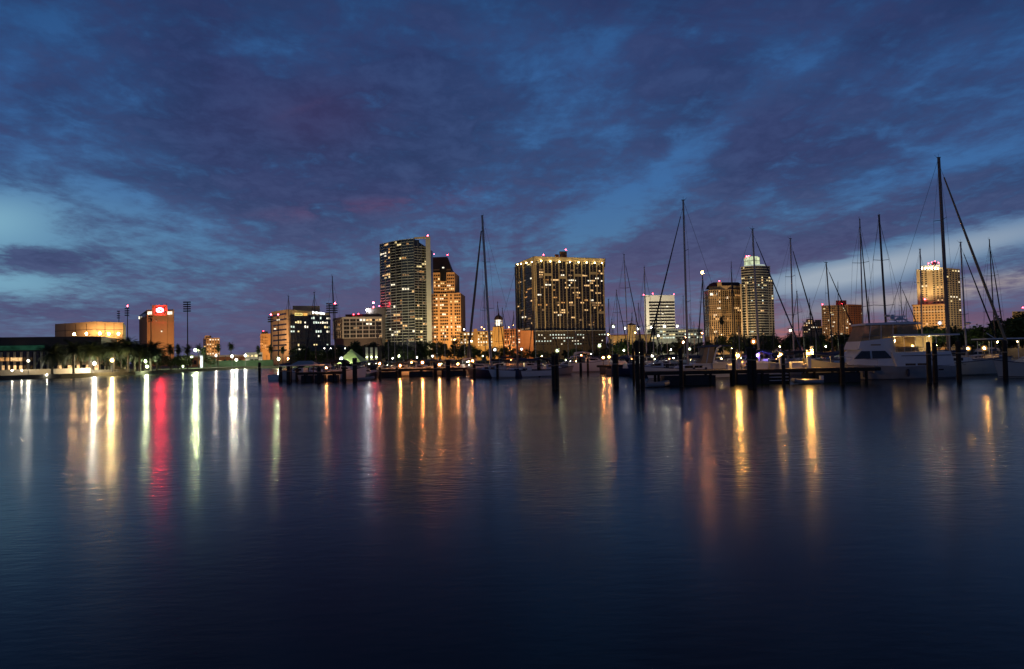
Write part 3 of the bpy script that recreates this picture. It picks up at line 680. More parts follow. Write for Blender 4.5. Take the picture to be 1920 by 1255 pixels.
zc0, zc1 = ZZ(935, 612, 484), ZZ(935, 600, 484)
for k in range(8):
    q_ = 2 * math.pi * (k + .5) / 8; cu.part('cupola_column', MB().tube((cp.x + rr * math.cos(q_), cp.y + rr * math.sin(q_), zc0), (cp.x + rr * math.cos(q_), cp.y + rr * math.sin(q_), zc1), .3, .3, 6), M['white'])
cu.part('cupola_lantern', MB().lathe((cp.x, cp.y, zc0), [(1.7, 0), (1.7, zc1 - zc0)], 10), glow('cupola lantern', (1, .93, .78), 2.4, mis=True))
cu.part('dome', MB().lathe((cp.x, cp.y, zc1), [(3.2, 0), (3.1, .5), (2.8, 1.5), (2.0, 2.6), (.9, 3.3), (.25, 3.5), (.2, 4.8)], 14), M['darkroof'], True)
for px, py in ((870, 618), (903, 614), (908, 617), (918, 611), (954, 614), (963, 610)):
    p = P(px, py, 482); cu.part('roof_post', MB().tube((p.x, p.y, p.z - 3), p, .1, .1, 5), M['grey']); put_bulb(cu.t, p, .3, 'orange' if px > 880 else 'cool', 30, False, 'roof_light')
cu.finish()
flood(XY(905, 440).x, 440, P(915, 632, 480), 100000, (1, .60, .2), FL + 'yellow civic building', 90)
flood(XY(958, 445).x, 445, P(956, 632, 480), 90000, OR, FL + 'brick wing of the civic building', 80)

# --- big condominium
cd = Bld('condominium_tower', 'broad dark condominium tower with sand coloured piers under a crown of bright lamps', XY(1050, 530).x, 545)
A, B_, C_ = XY(970, 562, 560), XY(1004, 520, 560), XY(1134, 540, 560)
ztop = ZZ(1060, 490, 527); zA = ZZ(985, 495, 540); zp = ZZ(1060, 621, 527)
bck = [bk(C_, 575), bk(A, 590)]
cd.part('wall', MB().prism([A, B_, C_] + bck, GZ, ztop), M['darkroof'])
pr = MB(); NC = 14
cd.ribs(pr, B_, C_, zp, ztop, [.01, .125, .235, .335, .44, .555, .665, .78, .885, .985], .78, .8)
cd.ribs(pr, A, B_, zp - 2, ztop, [.02, .18, .42, .90, .985], 1.2, 1.0); cd.part('pier', pr, M['gold'])
thin = MB(); cd.ribs(thin, B_, C_, zp, ztop, [.07, .18, .285, .39, .50, .61, .72, .83, .935], .22, .4); cd.part('thin_pier', thin, M['gold'])
rows = 28; sb = MB(); zs = [zp + (ztop - zp) * j / rows for j in range(1, rows)]
cd.bands(sb, B_, C_, zs, .28, .45); cd.bands(sb, A, B_, zs, .28, .45); cd.part('floor_slab', sb, M['darkroof'])
sp_ = MB(); rg = random.Random(3); dd = C_ - B_; nn = Vector((dd.y, -dd.x)).normalized(); nn = -nn if nn.y > 0 else nn
for k in range(5):
    i = rg.randrange(9); j = rg.randrange(3, 26); xs = [.01, .125, .235, .335, .44, .555, .665, .78, .885]; f = xs[i] + .055
    p = B_ + dd * f + nn * .3; cd.part('spandrel', MB().box((p.x, p.y, zp + (ztop - zp) * (j + .5) / rows), (dd.length * .10, .6, (ztop - zp) / rows), math.atan2(dd.y, dd.x)), M['gold'])
cd.face(B_, C_, zp, ztop, 36, rows, .86, .66, lambda i, j: .21 if 6 < j < 25 else .08, [LIT[0], LIT[2], LIT[0], LIT[3], LIT[4], LIT[4]], M['winddark'], out=.05)
cd.face(A, B_, zp, ztop, 12, rows, .86, .66, .09, [LIT[0], LIT[2], LIT[3], LIT[4]], M['winddark'], out=.05)
dc = (C_ - B_).normalized(); eB = B_ - dc * .4 + Vector((0, -1.2)); eC = C_ + dc * .8 + Vector((0, -1.2)); eA = A + Vector((-1.2, -.6))
cd.part('crown_band', MB().prism([eA, eB, eC, bck[0] + Vector((.8, 0)), bck[1]], ztop, ztop + 2.6), M['gold'])
cd.part('roof_edge', MB().prism([eA + Vector((-.3, -.3)), eB + Vector((0, -.4)), eC + Vector((.3, -.4)), bck[0] + Vector((1, 0)), bck[1]], ztop + 2.6, ztop + 3.1), M['gold'])
a, c = XY(1030, 540, 485), XY(1116, 552, 485); cd.part('roof_house', MB().prism([a, c, bk(c, 566), bk(a, 566)], ztop + 3, ztop + 5.6), M['concrete'])
a, c = XY(1049, 536, 480), XY(1063, 537, 480); cd.part('lift_house', MB().prism([a, c, bk(c, 548), bk(a, 548)], ztop + 3, ZZ(1056, 471.5, 536)), M['redbrick'])
a, c = XY(1040, 538, 480), XY(1048, 539, 480); cd.part('lift_house', MB().prism([a, c, bk(c, 548), bk(a, 548)], ztop + 3, ZZ(1044, 477, 538)), M['redbrick'])
for px, py in ((970.5, 496), (977, 495), (987, 493), (997, 491.5)):
    p = P(px, py, 548 - (px - 970) * 1.2 - 3.2); put_bulb(cd.t, p, .40, 'yellow', 60, name='crown_lamp')
for k, px in enumerate((1015, 1032, 1049, 1069, 1085, 1100, 1115, 1129)):
    Yl = 520 + (px - 1004) * .154; p = P(px, 489.8 + (px - 1015) * .033, Yl - 3.0); put_bulb(cd.t, p, .42, 'yellow', 60, name='crown_lamp')
for px, py in ((1027.5, 483.5), (1042, 483)): 
    p = P(px, py, 532); put_bulb(cd.t, p, .5, 'yellow', 20, False, 'roof_lamp'); cd.part('lamp_post', MB().tube((p.x, p.y, ztop + 2.5), p, .12, .12, 5), M['grey'])
beacon(cd.t, P(1019, 478, 532), .45, 50, 3); beacon(cd.t, P(1061, 468.5, 540), .45, 50, 2)
# podium garage
a, b2, c = XY(973, 545, 640), XY(1003, 512, 640), XY(1136.5, 532, 640)
cd.part('podium', MB().prism([a, b2, c, bk(c, 548), bk(a, 565)], GZ, zp), mat('podium wall', (.045, .034, .026), .85, .15, .2))
mb = MB(); cd.bands(mb, b2, c, [zp], .5, .5); cd.bands(mb, a, b2, [zp], .5, .5); cd.part('podium_rail', mb, M['slab'])
cd.face(b2, c, ZZ(1060, 648, 520), ZZ(1060, 625, 520), 26, 4, .45, .40, lambda i, j: .5 if j > 0 else .25, [LIT[5], LIT[2], LIT[5]], M['winddark'], out=.05)
cd.finish(95)
flood(XY(1050, 470).x, 462, P(1065, 540, 525), 230000, (1, .68, .30), FL + 'broad front of the condominium tower', 110)
flood(XY(955, 490).x, 480, P(985, 550, 540), 200000, (1, .66, .28), FL + 'narrow side of the condominium tower', 100)

# --- mission style low building
ms = Bld('mission_building', 'low yellow lit building with a little hip roofed tower beside the condominium', XY(1180, 400).x, 405)
a, c = XY(1142, 400), XY(1222, 402); z1 = ZZ(1180, 629, 400)
ms.part('wall', MB().prism([a, c, bk(c, 416), bk(a, 416)], GZ, z1), M['yellowwall'])
mb = MB(); mb.prism([a + Vector((-.8, -.8)), c + Vector((.8, -.8)), Vector((c.x + .8, 417)), Vector((a.x - .8, 417))], z1, z1 + .5); ms.part('roof', mb, M['tileroof'])
a2, c2 = XY(1178, 398), XY(1193, 398); zt_ = ZZ(1186, 610, 398)
ms.part('tower', MB().prism([a2, c2, bk(c2, 403), bk(a2, 403)], GZ, zt_), M['yellowwall'])
cxm = (a2.x + c2.x) / 2; mb = MB(); w_ = (c2.x - a2.x) / 2 + .6
mb.add([(cxm - w_, 397.3, zt_), (cxm + w_, 397.3, zt_), (cxm + w_, 403.7, zt_), (cxm - w_, 403.7, zt_), (cxm, 400.5, zt_ + 1.6)], [(0, 1, 4), (1, 2, 4), (2, 3, 4), (3, 0, 4), (0, 3, 2, 1)]); ms.part('tower_roof', mb, M['tileroof'])
ms.face(a, c, GZ + 2, z1 - .6, 12, 2, .5, .5, .4, [LIT[1], LIT[0], LIT[3]], out=.05); ms.finish()
flood(XY(1160, 385).x, 380, P(1180, 632, 400), 16000, (1, .62, .25), FL + 'low mission style building', 110)

# --- garage lit greenish, white tower
gl = Bld('parking_garage', 'long greenish lit parking garage at the foot of the white striped tower', XY(1270, 420).x, 426)
a, c = XY(1214, 420), XY(1318, 426); z1 = ZZ(1265, 617, 422)
gl.part('wall', MB().prism([a, c, bk(c, 440), bk(a, 440)], GZ, z1), M['white'])
gl.face(a, c, ZZ(1265, 636, 422), z1 - .5, 18, 3, .82, .45, .72, [LIT[1], LIT[5], LIT[1]], out=.05)
for px, py in ((1303, 620), (1310, 617)): 
    p = P(px, py, 426); gl.part('stair_post', MB().tube((p.x, p.y, z1 - 1), p, .2, .2, 5), M['white'])
gl.finish()
flood(XY(1265, 395).x, 395, P(1262, 624, 420), 20000, (.95, .95, .55), FL + 'parking garage', 110)
wt = Bld('striped_tower', 'white office tower with black ribbon windows and a blank pale end bay', XY(1237, 780).x, 790)
A, B_, C_ = XY(1208.5, 784, 590), XY(1216.5, 780, 590), XY(1265.5, 784, 590); z1 = ZZ(1237, 553.5, 780)
wt.part('wall', MB().prism([A, B_, C_, bk(C_, 810), bk(A, 810)], GZ, z1), M['white'])
a, c = XY(1210, 777.5, 590), XY(1217, 777.5, 590)
wt.part('end_bay', MB().prism([a, c, bk(c, 790), bk(a, 790)], GZ, z1), M['white'])
wt.face(XY(1217, 780, 590), C_, ZZ(1240, 621, 780), ZZ(1240, 564, 780), 1, 10, .985, .62, 0, dark=M['winddark'], out=.02)
for px, py in ((1251, 575), (1243, 588.5)): p = P(px, py, 779.5); wt.window((p.x, p.y, p.z), 2.2, 1.1, 0, LIT[2], 1)
p = P(1240, 622, 777); wt.part('lobby_glow', MB().box(p, (28, 1, 4)), glow('lobby strip', (1, .97, .8), 2.0))
for px, py, Yb in ((1207, 553, 782), (1224, 551, 782), (1263.5, 552, 784)): beacon(wt.t, P(px, py, Yb), .5, 55, 1.5)
p = P(1236, 549, 785); wt.part('aerial', MB().tube((p.x, p.y, z1), p, .2, .15, 5), M['grey'])
wt.finish()
flood(XY(1225, 690).x, 690, P(1238, 580, 780), 1150000, (1, .90, .66), FL + 'white striped tower', 70)

# --- tan curved tower
tn = Bld('tan_tower', 'tan residential tower with tall window slots and a shallow dark hip roof', XY(1356, 650).x, 660)
Fp = [XY(1321.5, 668, 590), XY(1330, 653, 590), XY(1352, 650, 590), XY(1363, 655, 590), XY(1371, 651, 590), XY(1394, 660, 590)]
z1 = ZZ(1358, 543, 652); bkk = [bk(Fp[-1], 690), bk(Fp[0], 694)]
tn.part('wall', MB().prism(Fp + bkk, GZ, z1), M['tan'])
tn.part('upper_wall', MB().prism([XY(1329, 660, 540), XY(1352, 654, 540), XY(1372, 655, 540), XY(1395, 664, 540)] + [bkk[0], bkk[1] + Vector((5, 0))], z1, ZZ(1360, 536, 655)), M['tan'])
for k in range(5):
    tn.face(Fp[k], Fp[k + 1], ZZ(1350, 632, 652), z1 - .5, [2, 6, 3, 2, 6][k], 22, .60, .80, .09, [LIT[0], LIT[2], LIT[3], LIT[3]], out=.05)
mb = MB(); zs = [GZ + (z1 - GZ) * f for f in (.28, .52, .62, .76, .88, .99)]
for k in range(5): tn.bands(mb, Fp[k], Fp[k + 1], zs, .7, .5)
tn.part('string_course', mb, M['tan'])
rp = [XY(1326, 656, 535), XY(1397, 662, 535), bk(XY(1397, 662), 692), bk(XY(1326, 656), 692)]; za = ZZ(1360, 536, 655); zr_ = ZZ(1360, 528, 662)
t0, t1 = XY(1338, 668, 530), XY(1384, 672, 530)
mb = MB(); mb.add([(p.x, p.y, za) for p in rp] + [(t0.x, 668, zr_), (t1.x, 672, zr_), (t1.x, 682, zr_), (t0.x, 682, zr_)], [(0, 1, 5, 4), (1, 2, 6, 5), (2, 3, 7, 6), (3, 0, 4, 7), (4, 5, 6, 7), (3, 2, 1, 0)]); tn.part('roof', mb, M['darkroof'])
a, c = XY(1345, 654, 535), XY(1353, 654, 535); tn.part('lift_house', MB().prism([a, c, bk(c, 664), bk(a, 664)], za - 1, ZZ(1349, 529.5, 654)), M['tan']); beacon(tn.t, P(1348.5, 527, 655), .45, 60, .8)
p = P(1336, 552, 652); tn.window((p.x, p.y, p.z), 4.5, 2.2, .0, LIT[2], 1); p = P(1347, 551.5, 651); tn.window((p.x, p.y, p.z), 3.5, 2.2, 0, LIT[2], 1)
tn.finish()
flood(XY(1350, 600).x, 590, P(1352, 585, 652), 380000, (1, .58, .22), FL + 'tan residential tower', 95)

# --- round tower with glowing lantern
rt = Bld('round_tower', 'rounded condominium tower topped by a bright glass lantern', XY(1421, 630).x, 640)
def arc(pl, pr, Yf, bulge, n, py=560): return [XY(pl + (pr - pl) * i / n, Yf - bulge * math.sin(math.pi * i / n), py) for i in range(n + 1)]
Fa = arc(1390, 1444, 632, 7, 8, 520); zt1 = ZZ(1417, 499, 627); zt2 = ZZ(1440, 524, 630)
rt.part('round_body', MB().prism(Fa + [bk(Fa[-1], 655), bk(Fa[0], 655)], GZ, zt1), M['winddark'])
Fb = [XY(1432, 628, 580), XY(1451.5, 632, 580)]; rt.part('side_wing', MB().prism(Fb + [bk(Fb[1], 650), bk(Fb[0], 650)], GZ, zt2), M['beige'])
mb = MB(); rows = 28; zb = ZZ(1420, 634, 630)
for k in range(8): rt.bands(mb, Fa[k], Fa[k + 1], [zb + (zt1 - zb) * j / rows for j in range(rows)] + [zt1 - .3], .9, .45, .3)
rt.part('balcony_slab', mb, M['slab'])
for k in range(8): rt.face(Fa[k], Fa[k + 1], zb, zt1, 2, rows, .8, .5, lambda i, j: .5 if j in (23, 20, 21) else .05, [LIT[1], LIT[0], LIT[1], LIT[5]], out=.02)
rt.face(Fb[0], Fb[1], zb, zt2, 4, 23, .6, .55, .10, [LIT[2], LIT[1], LIT[5]], out=.05)
a, c = XY(1390, 627, 560), XY(1401, 623, 560); mb = MB(); rt.ribs(mb, a, c, GZ, zt2 - 4, [0.05, .95], 1.2, 1); rt.part('corner_pier', mb, M['beige'])
pc = P(1411.5, 496, 636); zl0, zl1 = ZZ(1411, 497, 634), ZZ(1411, 481, 634)
rt.part('lantern', MB().lathe((pc.x, 638, zl0), [(7.0, 0), (7.0, (zl1 - zl0) * .85), (5.2, zl1 - zl0)], 16), glow('lantern glass', (.88, 1, .62), .72, var=.35, scale=.35))
mb = MB()
for k in range(8): q_ = 2 * math.pi * k / 8 + .2; mb.box((pc.x + 7.1 * math.cos(q_), 638 + 7.1 * math.sin(q_), (zl0 + zl1) / 2), (.3, .3, zl1 - zl0), q_)
mb.lathe((pc.x, 638, zl0 + (zl1 - zl0) * .45), [(7.15, 0), (7.15, .4)], 16); rt.part('lantern_frame', mb, M['slab'])
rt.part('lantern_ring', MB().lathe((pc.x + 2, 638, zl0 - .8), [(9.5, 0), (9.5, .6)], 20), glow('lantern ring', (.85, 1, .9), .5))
beacon(rt.t, P(1400, 481, 634), .6, 70, 3); beacon(rt.t, P(1404, 480, 636), .5, 70, 2); rt.finish()
flood(XY(1410, 560).x, 560, P(1418, 580, 626), 220000, (.95, .85, .5), FL + 'rounded tower with the lantern', 100)

# --- small stepped block, dark slab
sm = Bld('small_block', 'small stepped apartment block low in the sunset glow behind the masts', XY(1525, 900).x, 905)
for k, (pl, pr, pt) in enumerate(((1504, 1548, 612), (1508, 1540, 604), (1512, 1524, 598.5), (1528, 1540, 600))):
    a, c = XY(pl, 900 - k * .6, 610), XY(pr, 900 - k * .6, 610); sm.part('wall', MB().prism([a, c, bk(c, 915), bk(a, 915)], GZ, ZZ((pl + pr) / 2, pt, 900)), M['brownwall'])
sm.face(XY(1506, 898, 610), XY(1546, 898, 610), ZZ(1525, 624, 900), ZZ(1525, 600, 900), 9, 6, .5, .45, .25, [LIT[2], LIT[3], LIT[0]], skip=lambda i, j: j == 5 and i in (0, 8)); sm.finish()
dk = Bld('dark_slab_tower', 'dark brown slab tower with a brick red end wall and a red roof light', XY(1580, 700).x, 708)
A, B_, C_ = XY(1541.5, 706, 600), XY(1590, 700, 600), XY(1617, 712, 600); z1 = ZZ(1580, 572, 702)
dk.part('wall', MB().prism([A, B_, C_, bk(C_, 730), bk(A, 730)], GZ, z1), M['brownwall'])
dk.part('end_wall', MB().prism([B_ + Vector((0, -.4)), C_ + Vector((.5, -.4)), C_ + Vector((.5, 3)), B_ + Vector((.5, 3))], GZ, z1 + .4), M['redbrick'])
dk.face(A, B_, ZZ(1560, 632, 700), z1 - .4, 22, 16, .62, .55, lambda i, j: .5 if j in (4, 3) and i < 16 else .06, [LIT[2], LIT[5], LIT[1], LIT[4]], out=.05)
mb = MB(); dk.ribs(mb, A, B_, GZ, z1, [i / 11 for i in range(12)], .5, .4); dk.part('pier', mb, M['tan'])
dk.face(B_, C_, ZZ(1600, 630, 705), z1 - 1, 6, 14, .4, .4, .07, [LIT[2]], out=.5)
a, c = XY(1567, 706, 565), XY(1587, 706, 565); dk.part('lift_house', MB().prism([a, c, bk(c, 720), bk(a, 720)], z1 - .5, ZZ(1578, 563.5, 706)), M['darkroof'])
beacon(dk.t, P(1579.5, 569, 702), .6, 70, .6); beacon(dk.t, P(1542, 571, 706), .45, 50, 1); dk.finish()
flood(XY(1600, 650).x, 650, P(1604, 600, 706), 120000, OR, FL + 'brick end wall of the dark slab tower', 80)
flood(XY(1555, 640).x, 640, P(1560, 600, 703), 30000, (1, .75, .35), FL + 'dark slab tower front', 90)

# --- far right stepped tower
fr = Bld('crowned_tower', 'tan tower with a bright floodlit crown and a lower ochre wing with tiled roof', XY(1765, 610).x, 620)
A, B_, C_ = XY(1720, 618, 560), XY(1770, 606, 560), XY(1802, 622, 560); z1 = ZZ(1755, 503, 610)
fr.part('wall', MB().prism([A, B_, C_, bk(C_, 650), bk(A, 650)], GZ, z1), M['gold'])
fr.face(A, B_, ZZ(1745, 574, 612), z1 - 1, 7, 17, .45, .55, .10, [LIT[2], LIT[0]], out=.05, skip=lambda i, j: i in (0, 3)); fr.face(B_, C_, ZZ(1790, 612, 612), z1 - 1, 6, 26, .5, .55, .07, [LIT[2], LIT[1]], out=.05)
a, c = XY(1727, 613, 500), XY(1762, 606, 500); fr.part('crown', MB().prism([a, c, bk(c, 628), bk(a, 628)], z1, ZZ(1745, 497.5, 610)), M['white'])
a, c = XY(1747, 614, 500), XY(1757, 613, 500); fr.part('crown_house', MB().prism([a, c, bk(c, 622), bk(a, 622)], z1, ZZ(1752, 491, 613)), M['white'])
for px in (1729, 1735, 1741, 1747, 1753, 1759):
    p = P(px, 503.5, 606.5 - (px - 1729) * .12); put_bulb(fr.t, p, .5, 'white', 60, name='crown_lamp')
    fr.part('lamp_shelf', MB().box((p.x, p.y + 2, p.z - .9), (1.4, 5, .5)), M['gold'])
for px, py in ((1741, 494), (1747, 492), (1753, 490), (1760, 493)): beacon(fr.t, P(px, py, 614), .4, 60, 1)
a, c = XY(1712, 604, 590), XY(1775, 596, 590); z2 = ZZ(1745, 571.5, 600)
fr.part('wing', MB().prism([a, c, bk(c, 616), bk(a, 616)], GZ, z2), M['orangewall']); fr.part('wing_roof', MB().prism([a + Vector((-1, -1)), c + Vector((1, -1)), bk(c, 616, 1), bk(a, 616, -1)], z2, [z2 + .4, z2 + .4, z2 + 1.4, z2 + 1.4]), M['tileroof'])
fr.face(a, c, ZZ(1745, 615, 600), z2 - 1, 11, 8, .45, .5, .12, [LIT[2], LIT[3]], out=.05); mb = MB(); fr.bands(mb, a, c, [z2 - 6], .5, .4); fr.part('string_course', mb, M['white'])
beacon(fr.t, P(1734, 561.5, 606), .6, 70, .8); fr.finish()
flood(XY(1725, 550).x, 550, P(1738, 580, 600), 200000, OR, FL + 'ochre wing of the crowned tower', 70)
flood(XY(1800, 560).x, 540, P(1765, 530, 610), 420000, YE, FL + 'crowned tower', 85)
flood(XY(1738, 604).x, 603.5, P(1742, 530, 612), 26000, YE, 'added flood light on the ochre wing roof lighting the crowned tower', 110, z=z2 + .6)
ry_ = Bld('yellow_block', 'small yellow lit block at the edge of the skyline above the trees', XY(1915, 520).x, 525)
a, c = XY(1898, 520, 590), XY(1960, 520, 590); ry_.part('wall', MB().prism([a, c, bk(c, 540), bk(a, 540)], GZ, ZZ(1910, 584, 520)), M['yellowwall'])
ry_.face(a, c, ZZ(1910, 604, 520), ZZ(1910, 585, 520), 8, 5, .5, .5, .3, [LIT[1], LIT[2]], out=.05); beacon(ry_.t, P(1918, 577, 522), .45, 55, 2.6); ry_.finish()
flood(XY(1905, 490).x, 490, P(1912, 595, 520), 60000, YE, FL + 'small yellow block', 80)

# --- street behind the left shore
st = Bld('market_hall', 'low orange lit hall with a pale fascia behind the street lamps and palms', XY(440, 400).x, 405)
a, c = XY(352, 400), XY(482, 402); st.part('wall', MB().prism([a, c, bk(c, 416), bk(a, 416)], GZ, ZZ(430, 668, 400)), M['redbrick'])
mb = MB(); st.bands(mb, a, c, [ZZ(430, 667.5, 400)], 1.0, .8); st.part('fascia', mb, M['white']); st.face(a, c, GZ + .5, ZZ(430, 672, 400), 14, 1, .55, .6, .7, [LIT[1], LIT[3], LIT[0], LIT[3]], out=.05); st.finish()
flood(XY(420, 370).x, 372, P(425, 675, 400), 12000, OR, FL + 'low orange hall', 120)
sh2 = Bld('white_pavilion', 'small bright white two level pavilion left of the ribbon window office', XY(474, 380).x, 384)
a, c = XY(460, 380), XY(492, 381); sh2.part('wall', MB().prism([a, c, bk(c, 390), bk(a, 390)], GZ, ZZ(475, 661, 380)), M['white'])
sh2.face(a, c, ZZ(475, 680, 380), ZZ(475, 663, 380), 4, 2, .8, .5, .9, [LIT[2], LIT[1]], out=.05); sh2.finish()
flood(XY(470, 360).x, 360, P(475, 668, 380), 9000, (1, .9, .6), FL + 'white pavilion', 110)
rs = Bld('dark_roof_hall', 'broad dark slate roofed hall behind the marina in front of the black glass office', XY(590, 300).x, 306)
a, c = XY(546, 300), XY(660, 306); z0 = ZZ(600, 668, 300); z1 = ZZ(600, 653, 300)
rs.part('wall', MB().prism([a, c, bk(c, 322), bk(a, 322)], GZ, z0), M['darkroof'])
mb = MB(); mb.add([(a.x - 1, 298.5, z0), (c.x + 1, 304.5, z0), (c.x + 1, 324, z0), (a.x - 1, 324, z0), (a.x + 6, 311, z1 + 1.5), (c.x - 6, 313, z1 + 1.5)], [(0, 1, 5, 4), (1, 2, 5), (2, 3, 4, 5), (3, 0, 4), (3, 2, 1, 0)]); rs.part('roof', mb, mat('slate roof', (.055, .06, .075), .7, .2, .3))
for px in (557, 561, 565, 568): p = P(px, 655, 297); rs.window((p.x, p.y, p.z), .9, .6, 0, LIT[2], 1)
for px in (608, 620, 631, 636, 647): p = P(px, 653.5, 303); put_bulb(rs.t, p, .16, 'white', 25, False, 'eave_light'); rs.part('light_bracket', MB().box((p.x, p.y + 1.5, p.z), (.1, 3, .1)), M['black'])
rs.finish()
ten = Bld('event_tent', 'glowing lime green peaked event tent behind the tall double piles', XY(660, 235).x, 240, 'tent')
a, c, pk = XY(628, 232), XY(678, 236), P(657, 655, 240); ze = ZZ(650, 682, 234)
tentm = bpy.data.materials.new('tent membrane'); tentm.use_nodes = True; tb = tentm.node_tree.nodes['Principled BSDF']; tb.inputs['Base Color'].default_value = (.55, .62, .34, 1); tb.inputs['Roughness'].default_value = .8
mb = MB(); mb.add([(a.x, a.y, ze), (c.x, c.y, ze), (c.x, 250, ze), (a.x, 250, ze), (pk.x, pk.y + 1, pk.z), (pk.x, pk.y + 1, pk.z - .3)], [(0, 1, 4), (1, 2, 4), (2, 3, 4), (3, 0, 4), (0, 5, 1), (1, 5, 2), (2, 5, 3), (3, 5, 0)]); ten.part('canopy', mb, tentm)
for p in (a, c, bk(c, 250), bk(a, 250)): ten.part('tent_pole', MB().tube((p.x, p.y, GZ), (p.x, p.y, ze), .12, .12, 6), M['white'])
p = P(654, 676, 233); put_bulb(ten.t, (p.x, 228, p.z - .5), .3, 'green', 1600, name='tent_lamp'); ten.part('lamp_post', MB().tube((p.x, 228, GZ), (p.x, 228, p.z - .8), .07, .07, 6), M['grey'])
wc = Bld('arcade_building', 'low building with green lit arcade columns behind the small masts', XY(700, 290).x, 296)
a, c = XY(680, 290), XY(716, 292); wc.part('wall', MB().prism([a, c, bk(c, 304), bk(a, 304)], GZ, ZZ(700, 651, 290)), M['darkroof'])
for px in (688, 696.5, 706): 
    p = P(px, 664, 288.5); wc.part('lit_column', MB().box(p, (1.1, .8, 5.5)), M['white']); p = P(px, 670, 286.8); put_bulb(wc.t, p, .18, 'green', 45, name='column_light')
wc.finish()
gf = Bld('green_fence', 'long dark green screened fence along the shore path behind the lamps', XY(440, 345).x, 345, 'fence')
a, c = XY(380, 338), XY(512, 352); mb = MB(); gf.bands(mb, a, c, [GZ + 1.6], 3.0, .15); gf.part('screen', mb, M['green'])
for k in range(12): p = a + (c - a) * (k / 11); gf.part('post', MB().tube((p.x, p.y + .15, GZ), (p.x, p.y + .15, GZ + 3.3), .08, .08, 5), M['grey'])
ks = P(378, 690, 300); kk = thing('banner_column', (ks.x, 300, GZ), 'white glowing banner column standing at the shore path', 'sign')
MB().lathe((ks.x, 300, GZ), [(.55, 0), (.6, 2), (.5, 5), (.65, 5.4)], 10).build('panel', glow('banner panel', (.9, 1, .98), 1.3, var=.2, scale=1.2), kk); MB().lathe((ks.x, 300, GZ), [(.75, -.1), (.75, .15)], 10).build('foot', M['grey'], kk)
kc = MB(); 
# stadium floodlight masts
def stad(px, top, Y, rows, w, label, red=False, base_py=None):
    p = P(px, top, Y); t = thing('stadium_light_mast', (p.x, Y, GZ), label, 'light mast', 'stadium light masts'); s_ = Y / 1280
    MB().tube((p.x, Y, GZ), (p.x, Y, p.z), .42, .22, 7).build('pole', M['black'], t)
    for k in range(rows):
        z = p.z - (k * 4.2) * s_; arm = MB().box((p.x, Y - .3, z), (w * s_, .25, .28)).build('crossarm', M['black'], t)
        hd = MB()
        for j in range(6): hd.box((p.x + (j - 2.5) / 6 * w * s_, Y - .75, z), (w * s_ / 9, .6, .7))
        hd.build('lamp_bank', M['black'], t)
    if red: beacon(t, P(px, top - 5, Y), .45, 65, 2)
    return t
stad(351.5, 567, 420, 5, 14, 'tall stadium light mast standing clear between the hotel and the small apartment block')
stad(239, 579, 480, 4, 8, 'stadium light mast with a red beacon beside the theatre block', True)
stad(223, 584, 540, 4, 5, 'thin stadium light mast seen edge on above the theatre block roof')
stad(283, 594, 430, 3, 7, 'stadium light mast in front of the brown hotel tower')
stad(508, 595, 380, 3, 10, 'stadium light mast with a red beacon at the edge of the ribbon window office', True)
stad(521.5, 595, 385, 1, 4, 'slim light mast with a red beacon in front of the beige ribbon window side', True)
stad(617.5, 570, 400, 5, 11, 'stadium light mast between the office and the grid building, without a beacon')
stad(628, 574, 410, 4, 11, 'stadium light mast with a red beacon in front of the grid building corner', True)
# ---------------------------------------------------------------- trees
RT = random.Random(11)
def crown_mesh(name, seed, rx_, rz_, nclump, leaf, m, flat=.8):
    r = random.Random(seed); mb = MB()
    cl = []
    for i in range(nclump):
        while True:
            x, y, z = r.uniform(-1, 1), r.uniform(-1, 1), r.uniform(-1, 1)
            if .25 < x * x + y * y + z * z < 1: break
        cl.append((x * rx_, y * rx_, z * rz_, r.uniform(.22, .38) * rx_))
    for cx_, cy_, cz_, cr in cl:
        for k in range(64):
            v = Vector((r.gauss(0, 1), r.gauss(0, 1), r.gauss(0, .8))); v = v.normalized() * cr * r.uniform(.45, 1.05)
            c = Vector((cx_, cy_, cz_)) + v; a = Vector((r.uniform(-1, 1), r.uniform(-1, 1), r.uniform(-.6, .6))).normalized()
            b2 = a.cross(Vector((r.uniform(-1, 1), r.uniform(-1, 1), 1))).normalized(); l = leaf * r.uniform(.6, 1.3)
            mb.add([c - a * l, c + b2 * l * .45, c + a * l, c - b2 * l * .45], [(0, 1, 2, 3)])
    return mb.mesh(name, m)
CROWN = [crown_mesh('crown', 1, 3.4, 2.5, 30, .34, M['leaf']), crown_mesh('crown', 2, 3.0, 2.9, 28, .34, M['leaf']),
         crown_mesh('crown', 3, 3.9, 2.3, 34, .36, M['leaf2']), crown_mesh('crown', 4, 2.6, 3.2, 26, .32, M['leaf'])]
tk = MB(); tk.tube((0, 0, 0), (.1, 0, 1.6), .26, .20, 7); tk.tube((.1, 0, 1.5), (.0, .1, 3.4), .20, .13, 7)
for a_ in range(4): q_ = a_ * 1.6; tk.tube((.05, 0, 1.9 + .2 * a_), (1.5 * math.cos(q_), 1.5 * math.sin(q_), 3.6 + .2 * a_), .10, .04, 5)
TRUNK = tk.mesh('trunk', M['bark'])
